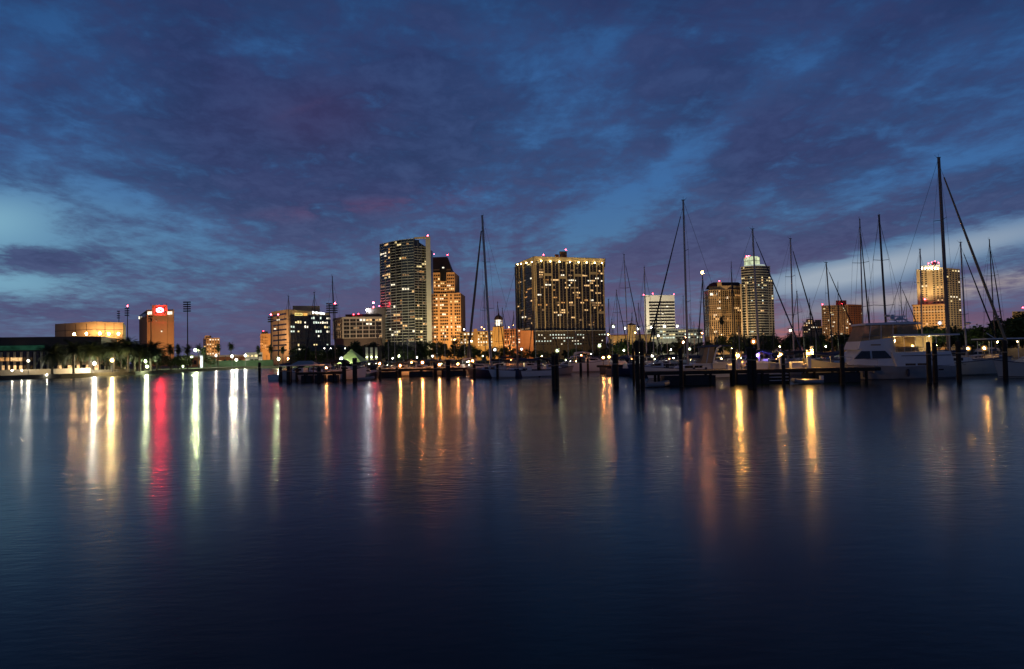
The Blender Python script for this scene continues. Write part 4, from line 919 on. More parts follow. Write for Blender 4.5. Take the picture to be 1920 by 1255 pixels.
def tree(px, Y, top_py, k, label, group, base=GZ, wid=1.0, cat='tree', name='leafy_tree'):
    p = P(px, top_py, Y); H = p.z - base; t = thing(name, (p.x, Y, base), label, cat, group, RT.uniform(0, 6))
    rz_ = (2.5, 2.9, 2.3, 3.2)[k] * 1.08; s = H / (3.1 + 2 * rz_ * .86)
    link_copy('trunk', TRUNK, t, (0, 0, 0), 0, (s, s, s * 1.05)); sw_ = s * wid
    link_copy('crown', CROWN[k], t, (0, 0, s * (2.6 + rz_ * .8)), RT.uniform(0, 6), (sw_, sw_, s)); return t
def frond(mb, org, az, el, L, droop, n=9, w=.34):
    pts = []; p = Vector(org); e = el
    for i in range(n + 1):
        pts.append(p.copy()); p = p + Vector((math.cos(az) * math.cos(e), math.sin(az) * math.cos(e), math.sin(e))) * (L / n); e -= droop / n
    s = Vector((-math.sin(az), math.cos(az), 0))
    for i in range(n):
        a, c = pts[i], pts[i + 1]; f = i / n; ww = w * (1.0 - .55 * f) * (1.25 if i else .5); d = (c - a)
        for sg in (-1, 1):
            for h in (0, .5):
                o = a + d * h; tip = o + s * sg * ww + d * .9 + Vector((0, 0, -.30 * ww))
                mb.add([o, o + d * .33, tip], [(0, 1, 2)])
    mb.path(pts, .025, 3)
def palm_crown(name, seed, n, L, w, lo, hi, droop):
    r = random.Random(seed); mb = MB()
    for i in range(n):
        frond(mb, (0, 0, 0), r.uniform(0, 6.28), R(r.uniform(lo, hi)), L * 1.38 * r.uniform(.8, 1.1), R(droop * r.uniform(.7, 1.2)), w=w * 1.5)
    return mb.mesh(name, M['frond'])
PALM = [palm_crown('crown', 5, 84, 3.3, .55, -38, 80, 75), palm_crown('crown', 6, 78, 3.0, .55, -35, 80, 70)]
SABAL = [palm_crown('crown', 8, 46, 1.75, .62, -75, 85, 45), palm_crown('crown', 9, 44, 1.6, .62, -80, 85, 45)]
pt = MB()
for i in range(9): pt.tube((0, 0, i / 9), (0, 0, (i + 1.05) / 9), 1.15 if i == 0 else 1.0, .86, 8)
PTRUNK = pt.mesh('trunk', M['palmbark'])
def palm(px, Y, top_py, k, label, group, kind='date', base=GZ):
    ch = 4.2 if kind == 'date' else 2.8; p = P(px, top_py, Y); H = p.z - base - ch * .72
    t = thing('date_palm' if kind == 'date' else 'sabal_palm', (p.x, Y, base), label, 'palm', group, RT.uniform(0, 6))
    r = .34 if kind == 'date' else .2; link_copy('trunk', PTRUNK, t, (0, 0, 0), 0, (r, r, H))
    link_copy('crown', (PALM if kind == 'date' else SABAL)[k % 2], t, (0, 0, H), RT.uniform(0, 6)); return t
GP_ = 'date palms along the far shore'
for px, Y, tp, k, lb in ((98, 190, 643, 0, 'broad date palm leaning over the terrace wall in front of the dark hall'),
    (138, 196, 636, 1, 'date palm at the first lit lobby columns of the concert hall'),
    (168, 204, 637, 0, 'date palm in the middle of the bright lobby front'),
    (214, 208, 636, 1, 'date palm between the two brightest shore lamps'),
    (240, 210, 631, 0, 'tallest date palm just right of the theatre block'),
    (262, 216, 640, 1, 'date palm with dark fronds at the foot of the hotel tower'),
    (283, 222, 639, 0, 'date palm with pale lit trunk under the hotel tower')):
    palm(px, Y, tp, k, lb, GP_)
for i, (px, Y, tp) in enumerate(((187, 214, 640), (200, 222, 643), (227, 218, 637), (252, 222, 642), (270, 230, 644), (294, 236, 647), (118, 205, 645), (152, 214, 642))):
    palm(px, Y, tp, i % 2, 'date palm filling the dark mass behind the front palms of the shore', 'date palms behind the front row')
for px, Y, tp, k, lb in ((319, 262, 645, 0, 'slim palm with round head at the hotel tower edge'), (334, 275, 645, 1, 'slim palm standing just right of the hotel tower'),
    (352, 280, 646, 0, 'slim palm under the tall clear stadium light mast'), (372, 330, 644, 1, 'slim palm above the tall greenish street lamp'),
    (381, 300, 650, 0, 'short bushy headed palm over the white banner column'), (409, 340, 644, 1, 'slim palm covering the pink apartment block corner'),
    (433, 350, 642, 0, 'slim palm standing alone against the sky above the orange hall'), (484, 350, 648, 1, 'slim palm in front of the white pavilion'),
    (507, 355, 647, 0, 'slim palm at the foot of the beige ribbon window side'), (530, 350, 648, 1, 'slim palm near the corner of the black glass office'),
    (786, 300, 640, 0, 'palm in front of the fin foot of the glass tower'), (852, 310, 628, 1, 'palm with a lamp in its head before the stepped orange tower'),
    (1225, 330, 611, 0, 'palm lit white before the striped tower'), (1353, 320, 592, 1, 'tall palm rising against the tan residential tower'),
    (668, 290, 638, 0, 'dark palm above the lime tent beside the grid building')):
    palm(px, Y, tp, k, lb, 'slim palms in the waterfront street', 'sabal')
for px, Y, tp, k, w, lb in ((340, 250, 664, 2, 1.25, 'bush lit yellow green beside the shore lamp'), (322, 246, 666, 0, 1.3, 'dark round bush below the hotel tower')):
    tree(px, Y, tp, k, lb, None, wid=w, cat='bush', name='round_bush')
for px, Y, tp, k, w in ((300, 244, 662, 1, 1.2), (352, 262, 668, 0, 1.2), (395, 330, 668, 1, 1.3), (388, 318, 664, 3, 1.2), (255, 240, 655, 0, 1.4), (232, 232, 660, 1, 1.3), (276, 242, 652, 2, 1.3), (205, 232, 660, 3, 1.2)):
    tree(px, Y, tp, k, 'dark leafy tree filling the gaps behind the shore palms', 'leafy trees behind the shore palms', wid=w)
row = []
x = 655
while x < 960: row.append((x, RT.uniform(292, 318), 637 + RT.uniform(0, 12) + (8 if x > 880 else 0))); x += RT.uniform(13, 19)
x = 560
while x < 655: row.append((x, RT.uniform(268, 285), 646 + RT.uniform(0, 10))); x += RT.uniform(18, 26)
for i, (px, Y, tp) in enumerate(row):
    tree(px, Y, tp, i % 4, 'dark leafy tree in the row between the tall glass tower and the marina', 'leafy trees before the towers', wid=1.15)
row = []; x = 968
while x < 1150: row.append((x, RT.uniform(300, 320), 652 + RT.uniform(0, 10))); x += RT.uniform(14, 20)
for i, (px, Y, tp) in enumerate(row):
    tree(px, Y, tp, i % 4, 'low dark tree below the podium of the condominium tower', 'trees below the condominium', wid=1.2)
row = []; x = 1150
while x < 1335: row.append((x, RT.uniform(296, 318), 636 + RT.uniform(-2, 8))); x += RT.uniform(12, 17)
for i, (px, Y, tp) in enumerate(row):
    tree(px, Y, tp, i % 4, 'dark tree in the hedge like row below the parking garage', 'trees below the parking garage', wid=1.25)
row = []; x = 1335
while x < 1660: row.append((x, RT.uniform(280, 305), 630 + RT.uniform(-8, 8))); x += RT.uniform(12, 18)
for i, (px, Y, tp) in enumerate(row):
    tree(px, Y, tp, i % 4, 'dark tree in the long row below the round tower and the brown slab tower', 'trees below the round tower', wid=1.2)
row = []; x = 1660
while x < 1830: row.append((x, RT.uniform(250, 275), 614 + RT.uniform(-7, 8))); x += RT.uniform(13, 20)
for i, (px, Y, tp) in enumerate(row):
    tree(px, Y, tp, i % 4, 'dark tree in the row at the foot of the crowned tower', 'trees below the crowned tower', wid=1.2)
for i, (px, tp, Y) in enumerate(((1828, 612, 240), (1845, 618, 235), (1862, 606, 228), (1880, 596, 215), (1897, 590, 205), (1915, 582, 198), (1935, 588, 190), (1872, 612, 225), (1905, 600, 202), (1850, 628, 220), (1890, 622, 205))):
    tree(px, Y, tp, i % 4, 'big dark tree massed above the boats under the yellow block', 'big trees under the yellow block', wid=1.25)
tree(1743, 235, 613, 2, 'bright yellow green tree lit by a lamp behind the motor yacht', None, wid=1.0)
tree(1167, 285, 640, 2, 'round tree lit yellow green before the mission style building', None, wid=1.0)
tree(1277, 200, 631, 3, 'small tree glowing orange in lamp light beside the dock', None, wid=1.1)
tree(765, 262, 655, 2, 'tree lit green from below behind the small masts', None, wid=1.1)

# ---------------------------------------------------------------- street and shore lamps
g1 = 'shore lamps'
for px, py, Y, kind, L, r, lb in ((53, 677, 187, 'white', 936, 0.239, 'shore lamp on a pole in front of the dark glass hall'),
    (177, 682, 200, 'white', 2184, 0.386, 'bright shore lamp under the lobby palms of the concert hall'),
    (210, 676, 200, 'yellow', 2496, 0.405, 'very bright shore lamp between two palms at the theatre block corner'),
    (273, 678, 222, 'green', 1310, 0.331, 'upper of two greenish lamps under the hotel tower'),
    (276, 688, 218, 'green', 1310, 0.304, 'lower of two greenish lamps under the hotel tower'),
    (330, 675, 250, 'white', 1341, 0.35, 'shore lamp in front of the yellow green bush'),
    (405, 667, 320, 'white', 811, 0.386, 'small pale street lamp below the pink apartment block'),
    (435, 668.5, 325, 'white', 1622, 0.46, 'bright street lamp at the orange hall, first of a close pair'),
    (443, 675, 318, 'white', 1622, 0.423, 'bright street lamp at the orange hall, lower one of a close pair'),
    (460, 667, 330, 'white', 1060, 0.414, 'street lamp at the bright end of the pale fascia'),
    (522.5, 673.5, 315, 'green', 2808, 0.478, 'brilliant greenish lamp at the end of the green fence'),
    (540, 673, 310, 'orange', 624, 0.368, 'small reddish lamp beside the brilliant greenish one')):
    post_lamp(px, py, Y, kind, L, r, lb, group=g1, name='shore_lamp')
post_lamp(366.5, 657, 290, 'green', 1560, 0.46, 'tall greenish street lamp beside the white banner column', style='arm', arm=1, group=g1, name='tall_street_lamp')
post_lamp(359, 670, 300, 'green', 748, 0.46, 'dim green street lamp below the tall greenish one', style='halo_globe', group=g1, name='shore_lamp')
for px, py, k in ((371, 675, 'orange'), (388, 685, 'red'), (455, 685, 'red'), (395, 689, 'white'), (390, 690, 'white')):
    pass
g2 = 'street lamps beyond the marina'
for px, py, Y, kind, L, r, lb in ((1150, 613, 380, 'green', 176, 0.492, 'street lamp at the condominium end of the mission style building'),
    (1172, 616, 385, 'white', 128, 0.41, 'street lamp just left of the mission tower'),
    (1197, 617, 378, 'white', 240, 0.574, 'bright street lamp right of the mission tower'),
    (1221, 614, 378, 'white', 240, 0.574, 'bright street lamp at the edge of the striped tower'),
    (1246, 612, 378, 'white', 288, 0.574, 'brightest street lamp in front of the striped tower foot'),
    (1270, 612, 380, 'white', 192, 0.492, 'street lamp at the right edge of the striped tower'),
    (1234, 630, 370, 'white', 208, 0.492, 'lower street lamp among palm fronds before the striped tower'),
    (1191, 624, 370, 'yellow', 96, 0.41, 'small amber street lamp below the mission tower'),
    (1141, 628, 370, 'sodium', 96, 0.492, 'street lamp under the podium edge of the condominium'),
    (1286, 633, 280, 'orange', 96, 0.328, 'reddish lamp with a pale post above the orange tree'),
    (1316.5, 625, 360, 'orange', 96, 0.41, 'reddish street lamp left of the tan tower foot'),
    (1354, 628, 360, 'sodium', 96, 0.41, 'street lamp at the tan tower foot'),
    (1482, 620, 270, 'white', 96, 0.369, 'pale street lamp on a glowing post beside a tan mast'),
    (1762, 606, 245, 'cool', 128, 0.369, 'cold white street lamp on a glowing post behind the yacht'),
    (748, 668, 250, 'green', 256, 0.328, 'green lamp under the tree lit from below'),
    (1045, 658, 260, 'green', 528, 0.426, 'brilliant yellow green lamp below the podium garage'),
    (1124, 649, 270, 'green', 512, 0.426, 'brilliant greenish lamp at the right end of the podium'),
    (928, 656, 270, 'cool', 176, 0.369, 'cold white lamp below the cupola building'),
    (978, 655, 268, 'cool', 96, 0.287, 'small cold lamp at the narrow side of the condominium'),
    (852, 637, 300, 'orange', 112, 0.41, 'lamp shining through palm fronds before the stepped tower'),
    (811, 668, 250, 'white', 112, 0.287, 'small white lamp behind the masts below the fin tower'),
    (1293, 654.5, 230, 'green', 384, 0.328, 'brilliant pale green lamp behind the sailboat with tan dodger'),
    (1594, 645, 170, 'green', 528, 0.279, 'brilliant pale green lamp beside the yacht bridge'),
    (884, 640, 290, 'sodium', 80, 0.41, 'small amber lamp at the foot of the yellow civic building'),
    (640, 672.5, 215, 'cool', 224, 0.328, 'cold white lamp beside the lime tent')):
    post_lamp(px, py, Y, kind, L, r, lb, group=g2)
post_lamp(1742, 632, 225, 'green', 700, .3, 'lamp lighting the yellow green tree behind the yacht', added_hood=False, group=g2)
post_lamp(1170, 657, 270, 'green', 600, .3, 'low lamp lighting the round tree before the mission building', added_hood=False, group=g2)
post_lamp(1281, 642, 193, 'orange', 900, .26, 'orange lamp in front of the small glowing tree', added_hood=False, group=g2)
post_lamp(343, 687, 243, 'green', 90, .25, 'low lamp lighting the yellow green bush', added_hood=False, group=g1)

for i, (px, Y, py) in enumerate(((700, 284, 676), (736, 286, 672), (782, 284, 670), (905, 286, 668), (1016, 292, 668), (1108, 292, 664), (1198, 290, 662), (1258, 288, 656), (1345, 276, 656), (1372, 272, 654), (1462, 274, 650), (1548, 276, 650), (1702, 244, 640), (1838, 222, 646), (1868, 212, 640))):
    post_lamp(px, py, Y, RT.choice(['green', 'white', 'yellow']), RT.choice([90, 160, 260]), .22, 'small added lamp brightening leaves among the dark waterfront trees', group='added lamps among the trees', added_hood=False)  # lamps added so the foliage around them looks lit
# ---------------------------------------------------------------- boats
RB = random.Random(21)
def hull_parts(t, L, Bm, F, topm, flare=.10, over=.06, transom=.78, rise=.45, stern_rise=.05, rail=None):
    n = 14; rows = []
    for i in range(n + 1):
        s = i / n; x = -L / 2 + L * s
        hb = Bm / 2 * (transom + (1 - transom) * math.sin(math.pi / 2 * min(s / .42, 1))) if s < .42 else Bm / 2 * (1 - ((s - .42) / .58) ** 2.3)
        hb = max(hb, .03)
        zs = F * (1 + rise * max(0, (s - .4) / .6) ** 1.8 + stern_rise * max(0, (.4 - s) / .4))
        ov = over * L * max(0, (s - .6) / .4) ** 1.5
        rows.append([(x + ov * f, hb * k, z) for f, k, z in ((-.6, .02, -.55), (-.3, .70 - .3 * s, -.30), (0, .93 - flare * s, .06), (.55, .98 - flare * .4 * s, zs * .55), (1, 1, zs))])
    mb = MB(); k = 5; vs = []
    for r in rows:
        vs += [(x, y, z) for x, y, z in r] + [(x, -y, z) for x, y, z in reversed(r)]
    m2 = 2 * k; fs = []; mi = []
    for i in range(n):
        for j in range(m2 - 1):
            if j == k - 1: continue
            fs.append((i * m2 + j, i * m2 + j + 1, (i + 1) * m2 + j + 1, (i + 1) * m2 + j)); 
        fs.append((i * m2 + m2 - 1, i * m2, (i + 1) * m2, (i + 1) * m2 + m2 - 1))
    fs.append(tuple(range(m2)))
    mb.add(vs, fs); mb.build('hull', topm, t, world=False)
    dk = MB(); dv = []
    for r in rows: dv += [(r[4][0], r[4][1] * .985, r[4][2] - .03), (r[4][0], -r[4][1] * .985, r[4][2] - .03)]
    dk.add(dv, [(2 * i, 2 * i + 1, 2 * i + 3, 2 * i + 2) for i in range(n)]); dk.build('deck', M['deckm'], t, world=False)
    rb = MB()
    for sg in (1, -1): rb.path([(r[4][0], sg * r[4][1], r[4][2]) for r in rows], .045, 5)
    rb.build('rub_rail', rail or M['navy'], t, world=False)
    bs_ = MB()
    for sg in (1, -1):
        for i in range(n):
            a, c = rows[i][2], rows[i + 1][2]; h0, h1 = .09, .09
            bs_.add([(a[0], sg * (a[1] + .012), a[2] + .02), (c[0], sg * (c[1] + .012), c[2] + .02), (c[0], sg * (c[1] + .02), c[2] + .02 + h1), (a[0], sg * (a[1] + .02), a[2] + .02 + h0)], [(0, 1, 2, 3)])
    bs_.build('boot_stripe', M['darkcanvas'], t, world=False)
    return rows
def rail(t, rows, a, b_, h=.6):
    mb = MB()
    for sg in (1, -1):
        pts = [(r[4][0] * .99, sg * r[4][1] * .95, r[4][2] + h) for r in rows[a:b_]]
        mb.path(pts, .022, 4)
        for r in rows[a:b_:2]: mb.tube((r[4][0] * .99, sg * r[4][1] * .95, r[4][2]), (r[4][0] * .99, sg * r[4][1] * .95, r[4][2] + h), .018, .018, 4)
    return mb.build('guard_rail', M['steel'], t, world=False)
def sailboat(tx, ty, bx, Y, jdx, label, group=None, topm=None, mastm=None, r=.11, furl=True, cover='bluecanvas', L=None, spread=2, extras=True, radar=False, light=False, furl_py=None, away=None, bimini=False, jm=None, lampk=None, hd_=None, jr=.105):
    zb = 1.25; base = P(bx, hz(bx) + (CAMZ - zb) * F_PX / Y, Y); top = P(tx, ty, Y); H = top.z - zb
    L = L or max(6.5, min(17, H / 1.5)); J = .42 * L
    if jdx: h = math.acos(max(-1, min(1, (1 if jdx > 0 else -1) * max(.15, min(1, abs(jdx) * Y / F_PX / J)))))
    else: h = math.pi / 2 + RB.uniform(-.25, .25)
    if (away if away is not None else RB.random() < .5): h = -h
    if hd_ is not None: h = hd_
    c, s = math.cos(h), math.sin(h); mx = .08 * L
    t = thing('sailboat', (base.x - c * mx, base.y - s * mx, 0), label, 'sailboat', group, h)
    def loc(p):
        d = Vector(p) - t.location; return Vector((d.x * c + d.y * s, -d.x * s + d.y * c, d.z))
    Bm = L * .29; F = .085 * L + .15
    rows = hull_parts(t, L, Bm, F, topm or RB.choice([M['gel'], M['gel'], M['gel2'], M['navy'], M['greyhull']]))
    w = Bm * .30
    mb = MB(); x0, x1 = -L * .12, L * .24; zc = F * 1.03; hh = .055 * L
    mb.add([(x0, -w, zc), (x1, -w * .55, zc), (x1, w * .55, zc), (x0, w, zc), (x0, -w * .9, zc + hh), (x1 - .5, -w * .45, zc + hh * .7), (x1 - .5, w * .45, zc + hh * .7), (x0, w * .9, zc + hh)],
           [(0, 1, 5, 4), (1, 2, 6, 5), (2, 3, 7, 6), (3, 0, 4, 7), (4, 5, 6, 7)])
    cab = mb.build('cabin', M['gel'], t, world=False)
    if extras:
        for sg in (1, -1):
            for k in range(2):
                f = .2 + .36 * k; xx = x0 + (x1 - x0) * f; yy = sg * (w * (1 - .45 * f) * .96 + .01)
                o = MB().box((xx + .4, yy, zc + hh * .45), (L * .075, .05, hh * .42), -sg * .10).build('port_window', M['glassdark'], cab, world=False)
    tp = loc(top); bp_ = Vector((mx, 0, zb - .2))
    mm = mastm or M['alu']
    mast = MB().tube(bp_, tp, r, r * .72, 8).build('mast', mm, t, world=False)
    tw_ = MB(); tw_.box(tp + Vector((0, 0, .05)), (.5, .10, .08)); tw_.tube(tp, tp + Vector((0, .05, .5)), .015, .015, 4); tw_.tube(tp + Vector((-.2, 0, 0)), tp + Vector((-.45, .1, .35)), .015, .015, 4)
    tw_.build('masthead_fitting', M['black'], mast, world=False)
    fr_ = {0: [], 1: [.52], 2: [.40, .70]}[spread]
    for f in fr_:
        p = bp_ + (tp - bp_) * f; sl_ = Bm * (.36 if f < .6 else .27)
        MB().path([p + Vector((-.25, -sl_, .12)), p, p + Vector((-.25, sl_, .12))], .035, 4).build('spreader', M['darkalu'], mast, world=False)
    if radar:
        p = bp_ + (tp - bp_) * .33; MB().lathe(p + Vector((.45, 0, 0)), [(.12, -.16), (.40, -.10), (.42, .06), (.2, .16)], 10).build('radar_dome', M['gel'], mast, world=False)
    bz = zb + 1.15 + .02 * L; bl = L * .36
    bm_ = MB().tube((mx - .15, 0, bz), (mx - bl, 0, bz + .12), .075, .065, 6).build('boom', mm, t, world=False)
    if cover:
        cv = MB()
        for k in range(6):
            f0, f1 = k / 6, (k + 1) / 6
            cv.tube((mx - .2 - bl * .93 * f0, 0, bz + .18 + .1 * (1 - f0)), (mx - .2 - bl * .93 * f1, 0, bz + .18 + .1 * (1 - f1)), .24 * (1 - .55 * f0), .24 * (1 - .55 * f1), 8)
        cv.build('sail_cover', M[cover], bm_, world=False)
    bow = Vector((rows[-1][4][0] - .15, 0, rows[-1][4][2] + .1)); hd = bp_ + (tp - bp_) * .97
    if furl:
        fs_ = MB(); q0 = bow + (hd - bow) * .06; q1 = bow + (hd - bow) * .5; q2 = bow + (hd - bow) * .93
        fs_.tube(q0, q1, jr, jr * .95, 6); fs_.tube(q1, q2, jr * .95, jr * .5, 6); fs_.tube(q2, hd, .02, .02, 4); fs_.build('furled_sail', M[jm or 'darkcanvas'], t, world=False)
    rg_ = MB(); stn = Vector((-L / 2 + .1, 0, F)); rg_.tube(tp, stn, .018, .018, 4)
    if not furl: rg_.tube(hd, bow, .02, .02, 4)
    for sg in (1, -1):
        ch = Vector((mx - .2, sg * Bm * .46, F)); prev = ch
        for f in fr_:
            p = bp_ + (tp - bp_) * f; sl_ = Bm * (.36 if f < .6 else .27); q_ = p + Vector((-.25, sg * sl_, .12)); rg_.tube(prev, q_, .015, .015, 4); prev = q_
        rg_.tube(prev, bp_ + (tp - bp_) * .97, .015, .015, 4)
    rg_.build('rigging', M['wire'], t, world=False)
    if extras: rail(t, rows, 1, 14)
    if bimini:
        zt_ = F + 2.1; mb = MB(); mb.add([(-L * .40, -Bm * .36, zt_), (-L * .14, -Bm * .36, zt_), (-L * .14, Bm * .36, zt_), (-L * .40, Bm * .36, zt_), (-L * .40, 0, zt_ + .18), (-L * .14, 0, zt_ + .18), (-L * .40, -Bm * .36, zt_ - .14), (-L * .14, -Bm * .36, zt_ - .14), (-L * .40, Bm * .36, zt_ - .14), (-L * .14, Bm * .36, zt_ - .14)],
            [(0, 1, 5, 4), (4, 5, 2, 3), (0, 6, 7, 1), (3, 2, 9, 8)])
        bo_ = mb.build('bimini', M[cover or 'darkcanvas'], t, world=False); fm = MB()
        for sg in (1, -1):
            for xx in (-L * .38, -L * .16): fm.tube((xx, sg * Bm * .35, F), (xx, sg * Bm * .35, zt_), .025, .025, 4)
        fm.build('bimini_frame', M['steel'], bo_, world=False)
    if lampk: MB().ball((-L * .2, 0, F + 1.1), .12, 1, 6, 4).build('cockpit_lamp', bulb_m(lampk, 26, False), t, world=False)
    if light: MB().ball(tp + Vector((0, 0, .45)), .22, 1, 6, 4).build('anchor_light', bulb_m('orange', 240), mast, world=False)
    return t, loc, rows, L, F

GS = 'small sailboats in the crowd of masts'
def small(lst, lab, grp, Y0, Y1):
    for k, (px, top) in enumerate(lst):
        sailboat(px - (690 - top) * .024, top, px, Y0 + (Y1 - Y0) * ((k * .618) % 1), RB.choice([-14, 12, -18, 16, 0]), lab, grp, r=.085, furl=RB.random() < .6, spread=RB.choice([1, 1, 2]), cover=RB.choice(['bluecanvas', 'darkcanvas', 'whitecanvas']), extras=False, mastm=RB.choice([M['alu'], M['darkalu'], M['alu']]), lampk=RB.choice(['white', 'orange', 'yellow', None, 'green']))
small([(709, 600), (729, 640), (741, 622), (757, 630), (765, 634), (780, 637), (820, 628), (835, 618), (853, 630), (872, 634)], 'small sailboat with bare mast in the crowd before the glass tower', 'small sailboats before the glass tower', 150, 205)
small([(882, 640), (1020, 604), (1036, 590), (1066, 596), (1081, 606), (1093, 574), (1112, 590), (1005, 560)], 'small sailboat with pale mast in front of the condominium tower', 'small sailboats before the condominium', 150, 205)
small([(1144, 562), (1149, 600), (1187, 588), (1195, 592), (1200, 570), (1226, 604), (1233, 596), (1241, 556), (1252, 600), (1284, 556), (1296, 590), (1303, 604), (1311, 612)], 'small sailboat with thin mast crowded before the striped tower', 'small sailboats before the striped tower', 140, 205)
small([(1335, 610), (1346, 618), (1387, 612), (1398, 604), (1432, 612), (1452, 606), (1508, 604), (1531, 606), (1585, 600), (1602, 616), (1632, 560), (1702, 560)], 'small sailboat with thin mast in the row before the round tower', 'small sailboats before the round tower', 130, 190)
al, dm = M['alu'], M['darkalu']
big = [ # top px, top py, base px, Y, jib dx, label, options
 (541, 556, 544, 128, 0, 'sailboat whose thin mast crosses the corner of the black glass office', dict(mastm=dm, r=.08, extras=False, furl=False)),
 (589, 549, 593, 126, -9, 'sailboat with mast in front of the white office sign', dict(mastm=dm, r=.08, extras=False)),
 (623, 519, 630, 120, -8, 'sailboat with the tall mast between the office and the grid building', dict(mastm=dm, r=.10, furl=False)),
 (908, 537, 911, 150, 6, 'sailboat with a slim mast seen inside the tall A shaped rig', dict(mastm=dm, r=.08, extras=False, furl=False)),
 (933, 568, 937, 145, 12, 'small sailboat with mast beside the white cupola', dict(mastm=dm, r=.07, extras=False)),
 (942, 579, 946, 155, 14, 'small sailboat with mast over the brick wing', dict(mastm=dm, r=.07, extras=False)),
 (963, 586, 964, 150, -10, 'small sailboat with mast at the left edge of the condominium', dict(mastm=dm, r=.07, extras=False)),
 (966, 503, 971, 112, -48, 'sailboat with a thick dark mast along the condominium edge', dict(mastm=M['bronze'], r=.15, furl=False, topm=M['gel'], away=True, L=10.5)),
 (1156, 545, 1160, 150, 14, 'sailboat with a slim mast just right of the condominium', dict(mastm=dm, r=.08, extras=False)),
 (1170, 478, 1179, 132, 36, 'sailboat with tall slim mast and dark furled jib left of the striped tower', dict(mastm=al, r=.10)),
 (1208, 502, 1213, 135, -10, 'sailboat with blunt pale mast rising from the left edge of the striped tower', dict(mastm=al, r=.12, furl=False)),
 (1317, 516, 1324, 120, -26, 'sailboat carrying a bright orange anchor light on its dark masthead', dict(mastm=dm, r=.13, light=True)),
 (1371, 493, 1376, 140, -12, 'sailboat with slim mast in front of the tan tower', dict(mastm=dm, r=.08)),
 (1411, 430, 1424, 100, 62, 'sailboat with a tan mast in front of the round tower and a blue furled jib', dict(mastm=al, r=.17, jm='bluecanvas', cover='tancanvas')),
 (1482, 448, 1489, 108, 62, 'sailboat with a tan mast right of the round tower and a long dark jib line', dict(mastm=al, r=.14)),
 (1494, 547, 1501, 150, 0, 'sailboat with short black mast and crosstrees in the pink glow', dict(mastm=dm, r=.12, extras=False)),
 (1518, 562, 1520, 160, 16, 'small sailboat with thin black mast before the small stepped block', dict(mastm=dm, r=.07, extras=False)),
 (1549, 493, 1563, 112, 52, 'sailboat with a raked black mast left of the dark slab tower', dict(mastm=dm, r=.13)),
 (1571, 530, 1572, 170, -16, 'small sailboat with slim mast over the red roof light', dict(mastm=dm, r=.08, extras=False)),
 (1612, 412, 1620, 104, 46, 'sailboat with a pale tan mast at the right edge of the dark slab tower', dict(mastm=al, r=.12)),
 (1648, 404, 1666, 96, 0, 'sailboat with a thick dark mast, two crosstrees and radar dome behind the yacht', dict(mastm=dm, r=.17, radar=True, furl=False)),
 (1688, 530, 1695, 142, 28, 'small sailboat with dark mast left of the crowned tower', dict(mastm=dm, r=.08, extras=False)),
 (1725, 468, 1730, 128, 0, 'sailboat with a blunt pale mast overlapping the crowned tower edge', dict(mastm=al, r=.14, furl=False)),
 (1801, 455, 1813, 104, 66, 'sailboat with a pale mast just right of the crowned tower and a dark jib', dict(mastm=al, r=.14, radar=True)),
 (1855, 450, 1868, 118, 48, 'sailboat with the last dark mast toward the right above the big trees', dict(mastm=dm, r=.11)),
]
for tx, ty, bx, Y, jdx, lb, kw in big: sailboat(tx, ty, bx, Y, jdx, lb, 'sailboats moored in the marina', **kw)
# tall A shaped rig: mast and thick furled genoa meet at the masthead
sailboat(904, 405, 921.5, 116, -40, 'long navy sailing yacht whose tall mast and furled sail form an A', 'sailboats moored in the marina', topm=M['navy'], mastm=al, r=.25, L=12.5, jm='tancanvas', cover='darkcanvas', bimini=True, hd_=math.pi - .72, jr=.23)
# sailboat with the tallest mast on the right
sailboat(1760, 296, 1781, 86, 104, 'white sailing yacht with the tallest mast and a navy rail beside the motor yacht', 'sailboats moored in the marina', topm=M['gel2'], mastm=M['bronze'], r=.24, L=16.5, jm='tancanvas', cover='bluecanvas', away=False, jr=.16)
# cruising sailboat with tan dodger behind the dock
tB, locB, rowsB, LB, FB = sailboat(1280.5, 376, 1290, 92, -42, 'white cruising sailboat with tan dodger windows and blue boom cover behind the dock', 'sailboats moored in the marina', topm=M['gel'], mastm=al, r=.17, L=12.6, cover='bluecanvas', away=False)
tB.rotation_euler.z = math.pi
tB.location = (P(1290, 690, 92).x + .08 * LB, 92, 0)
for ch in list(tB.children):
    if ch.name.split('.')[0] in ('mast', 'furled_sail', 'rigging', 'boom'): pass
k_ = .0719
def lx(px): return (P(px, 690, 92).x - tB.location.x) * -1
zd = FB * 1.02
mb = MB(); mb.side([(lx(1345), zd), (lx(1266), zd), (lx(1272), zd + .45), (lx(1300), zd + .78), (lx(1345), zd + .85)], -1.35, 1.35, .25); ds = mb.build('deck_saloon', M['gel'], tB, world=False)
for px, w in ((1287, 1.1), (1299.5, .28), (1303, .28), (1308.5, .5)): MB().box((lx(px), 1.33, zd + .36), (w, .1, .3)).build('port_window', M['glassdark'], ds, world=False)
mb = MB(); mb.side([(lx(1380), zd - .3), (lx(1330), zd - .3), (lx(1330), zd + .75), (lx(1345), zd + .95), (lx(1378), zd + .9)], -1.75, 1.75, .12); mb.build('cockpit_coaming', M['gel2'], tB, world=False)
zt_ = 4.35
dg = MB(); dg.side([(lx(1334), zd + .8), (lx(1309), zd + .8), (lx(1319), zt_ - .25), (lx(1336), zt_ - .1)], -1.25, 1.25, .12); dg.build('dodger', M['tancanvas'], tB, world=False)
MB().tube((lx(1320), 1.28, zd + .85), (lx(1326), 1.2, zt_ - .2), .05, .05, 5).build('dodger_frame', M['steel'], tB, world=False)
ar = MB()
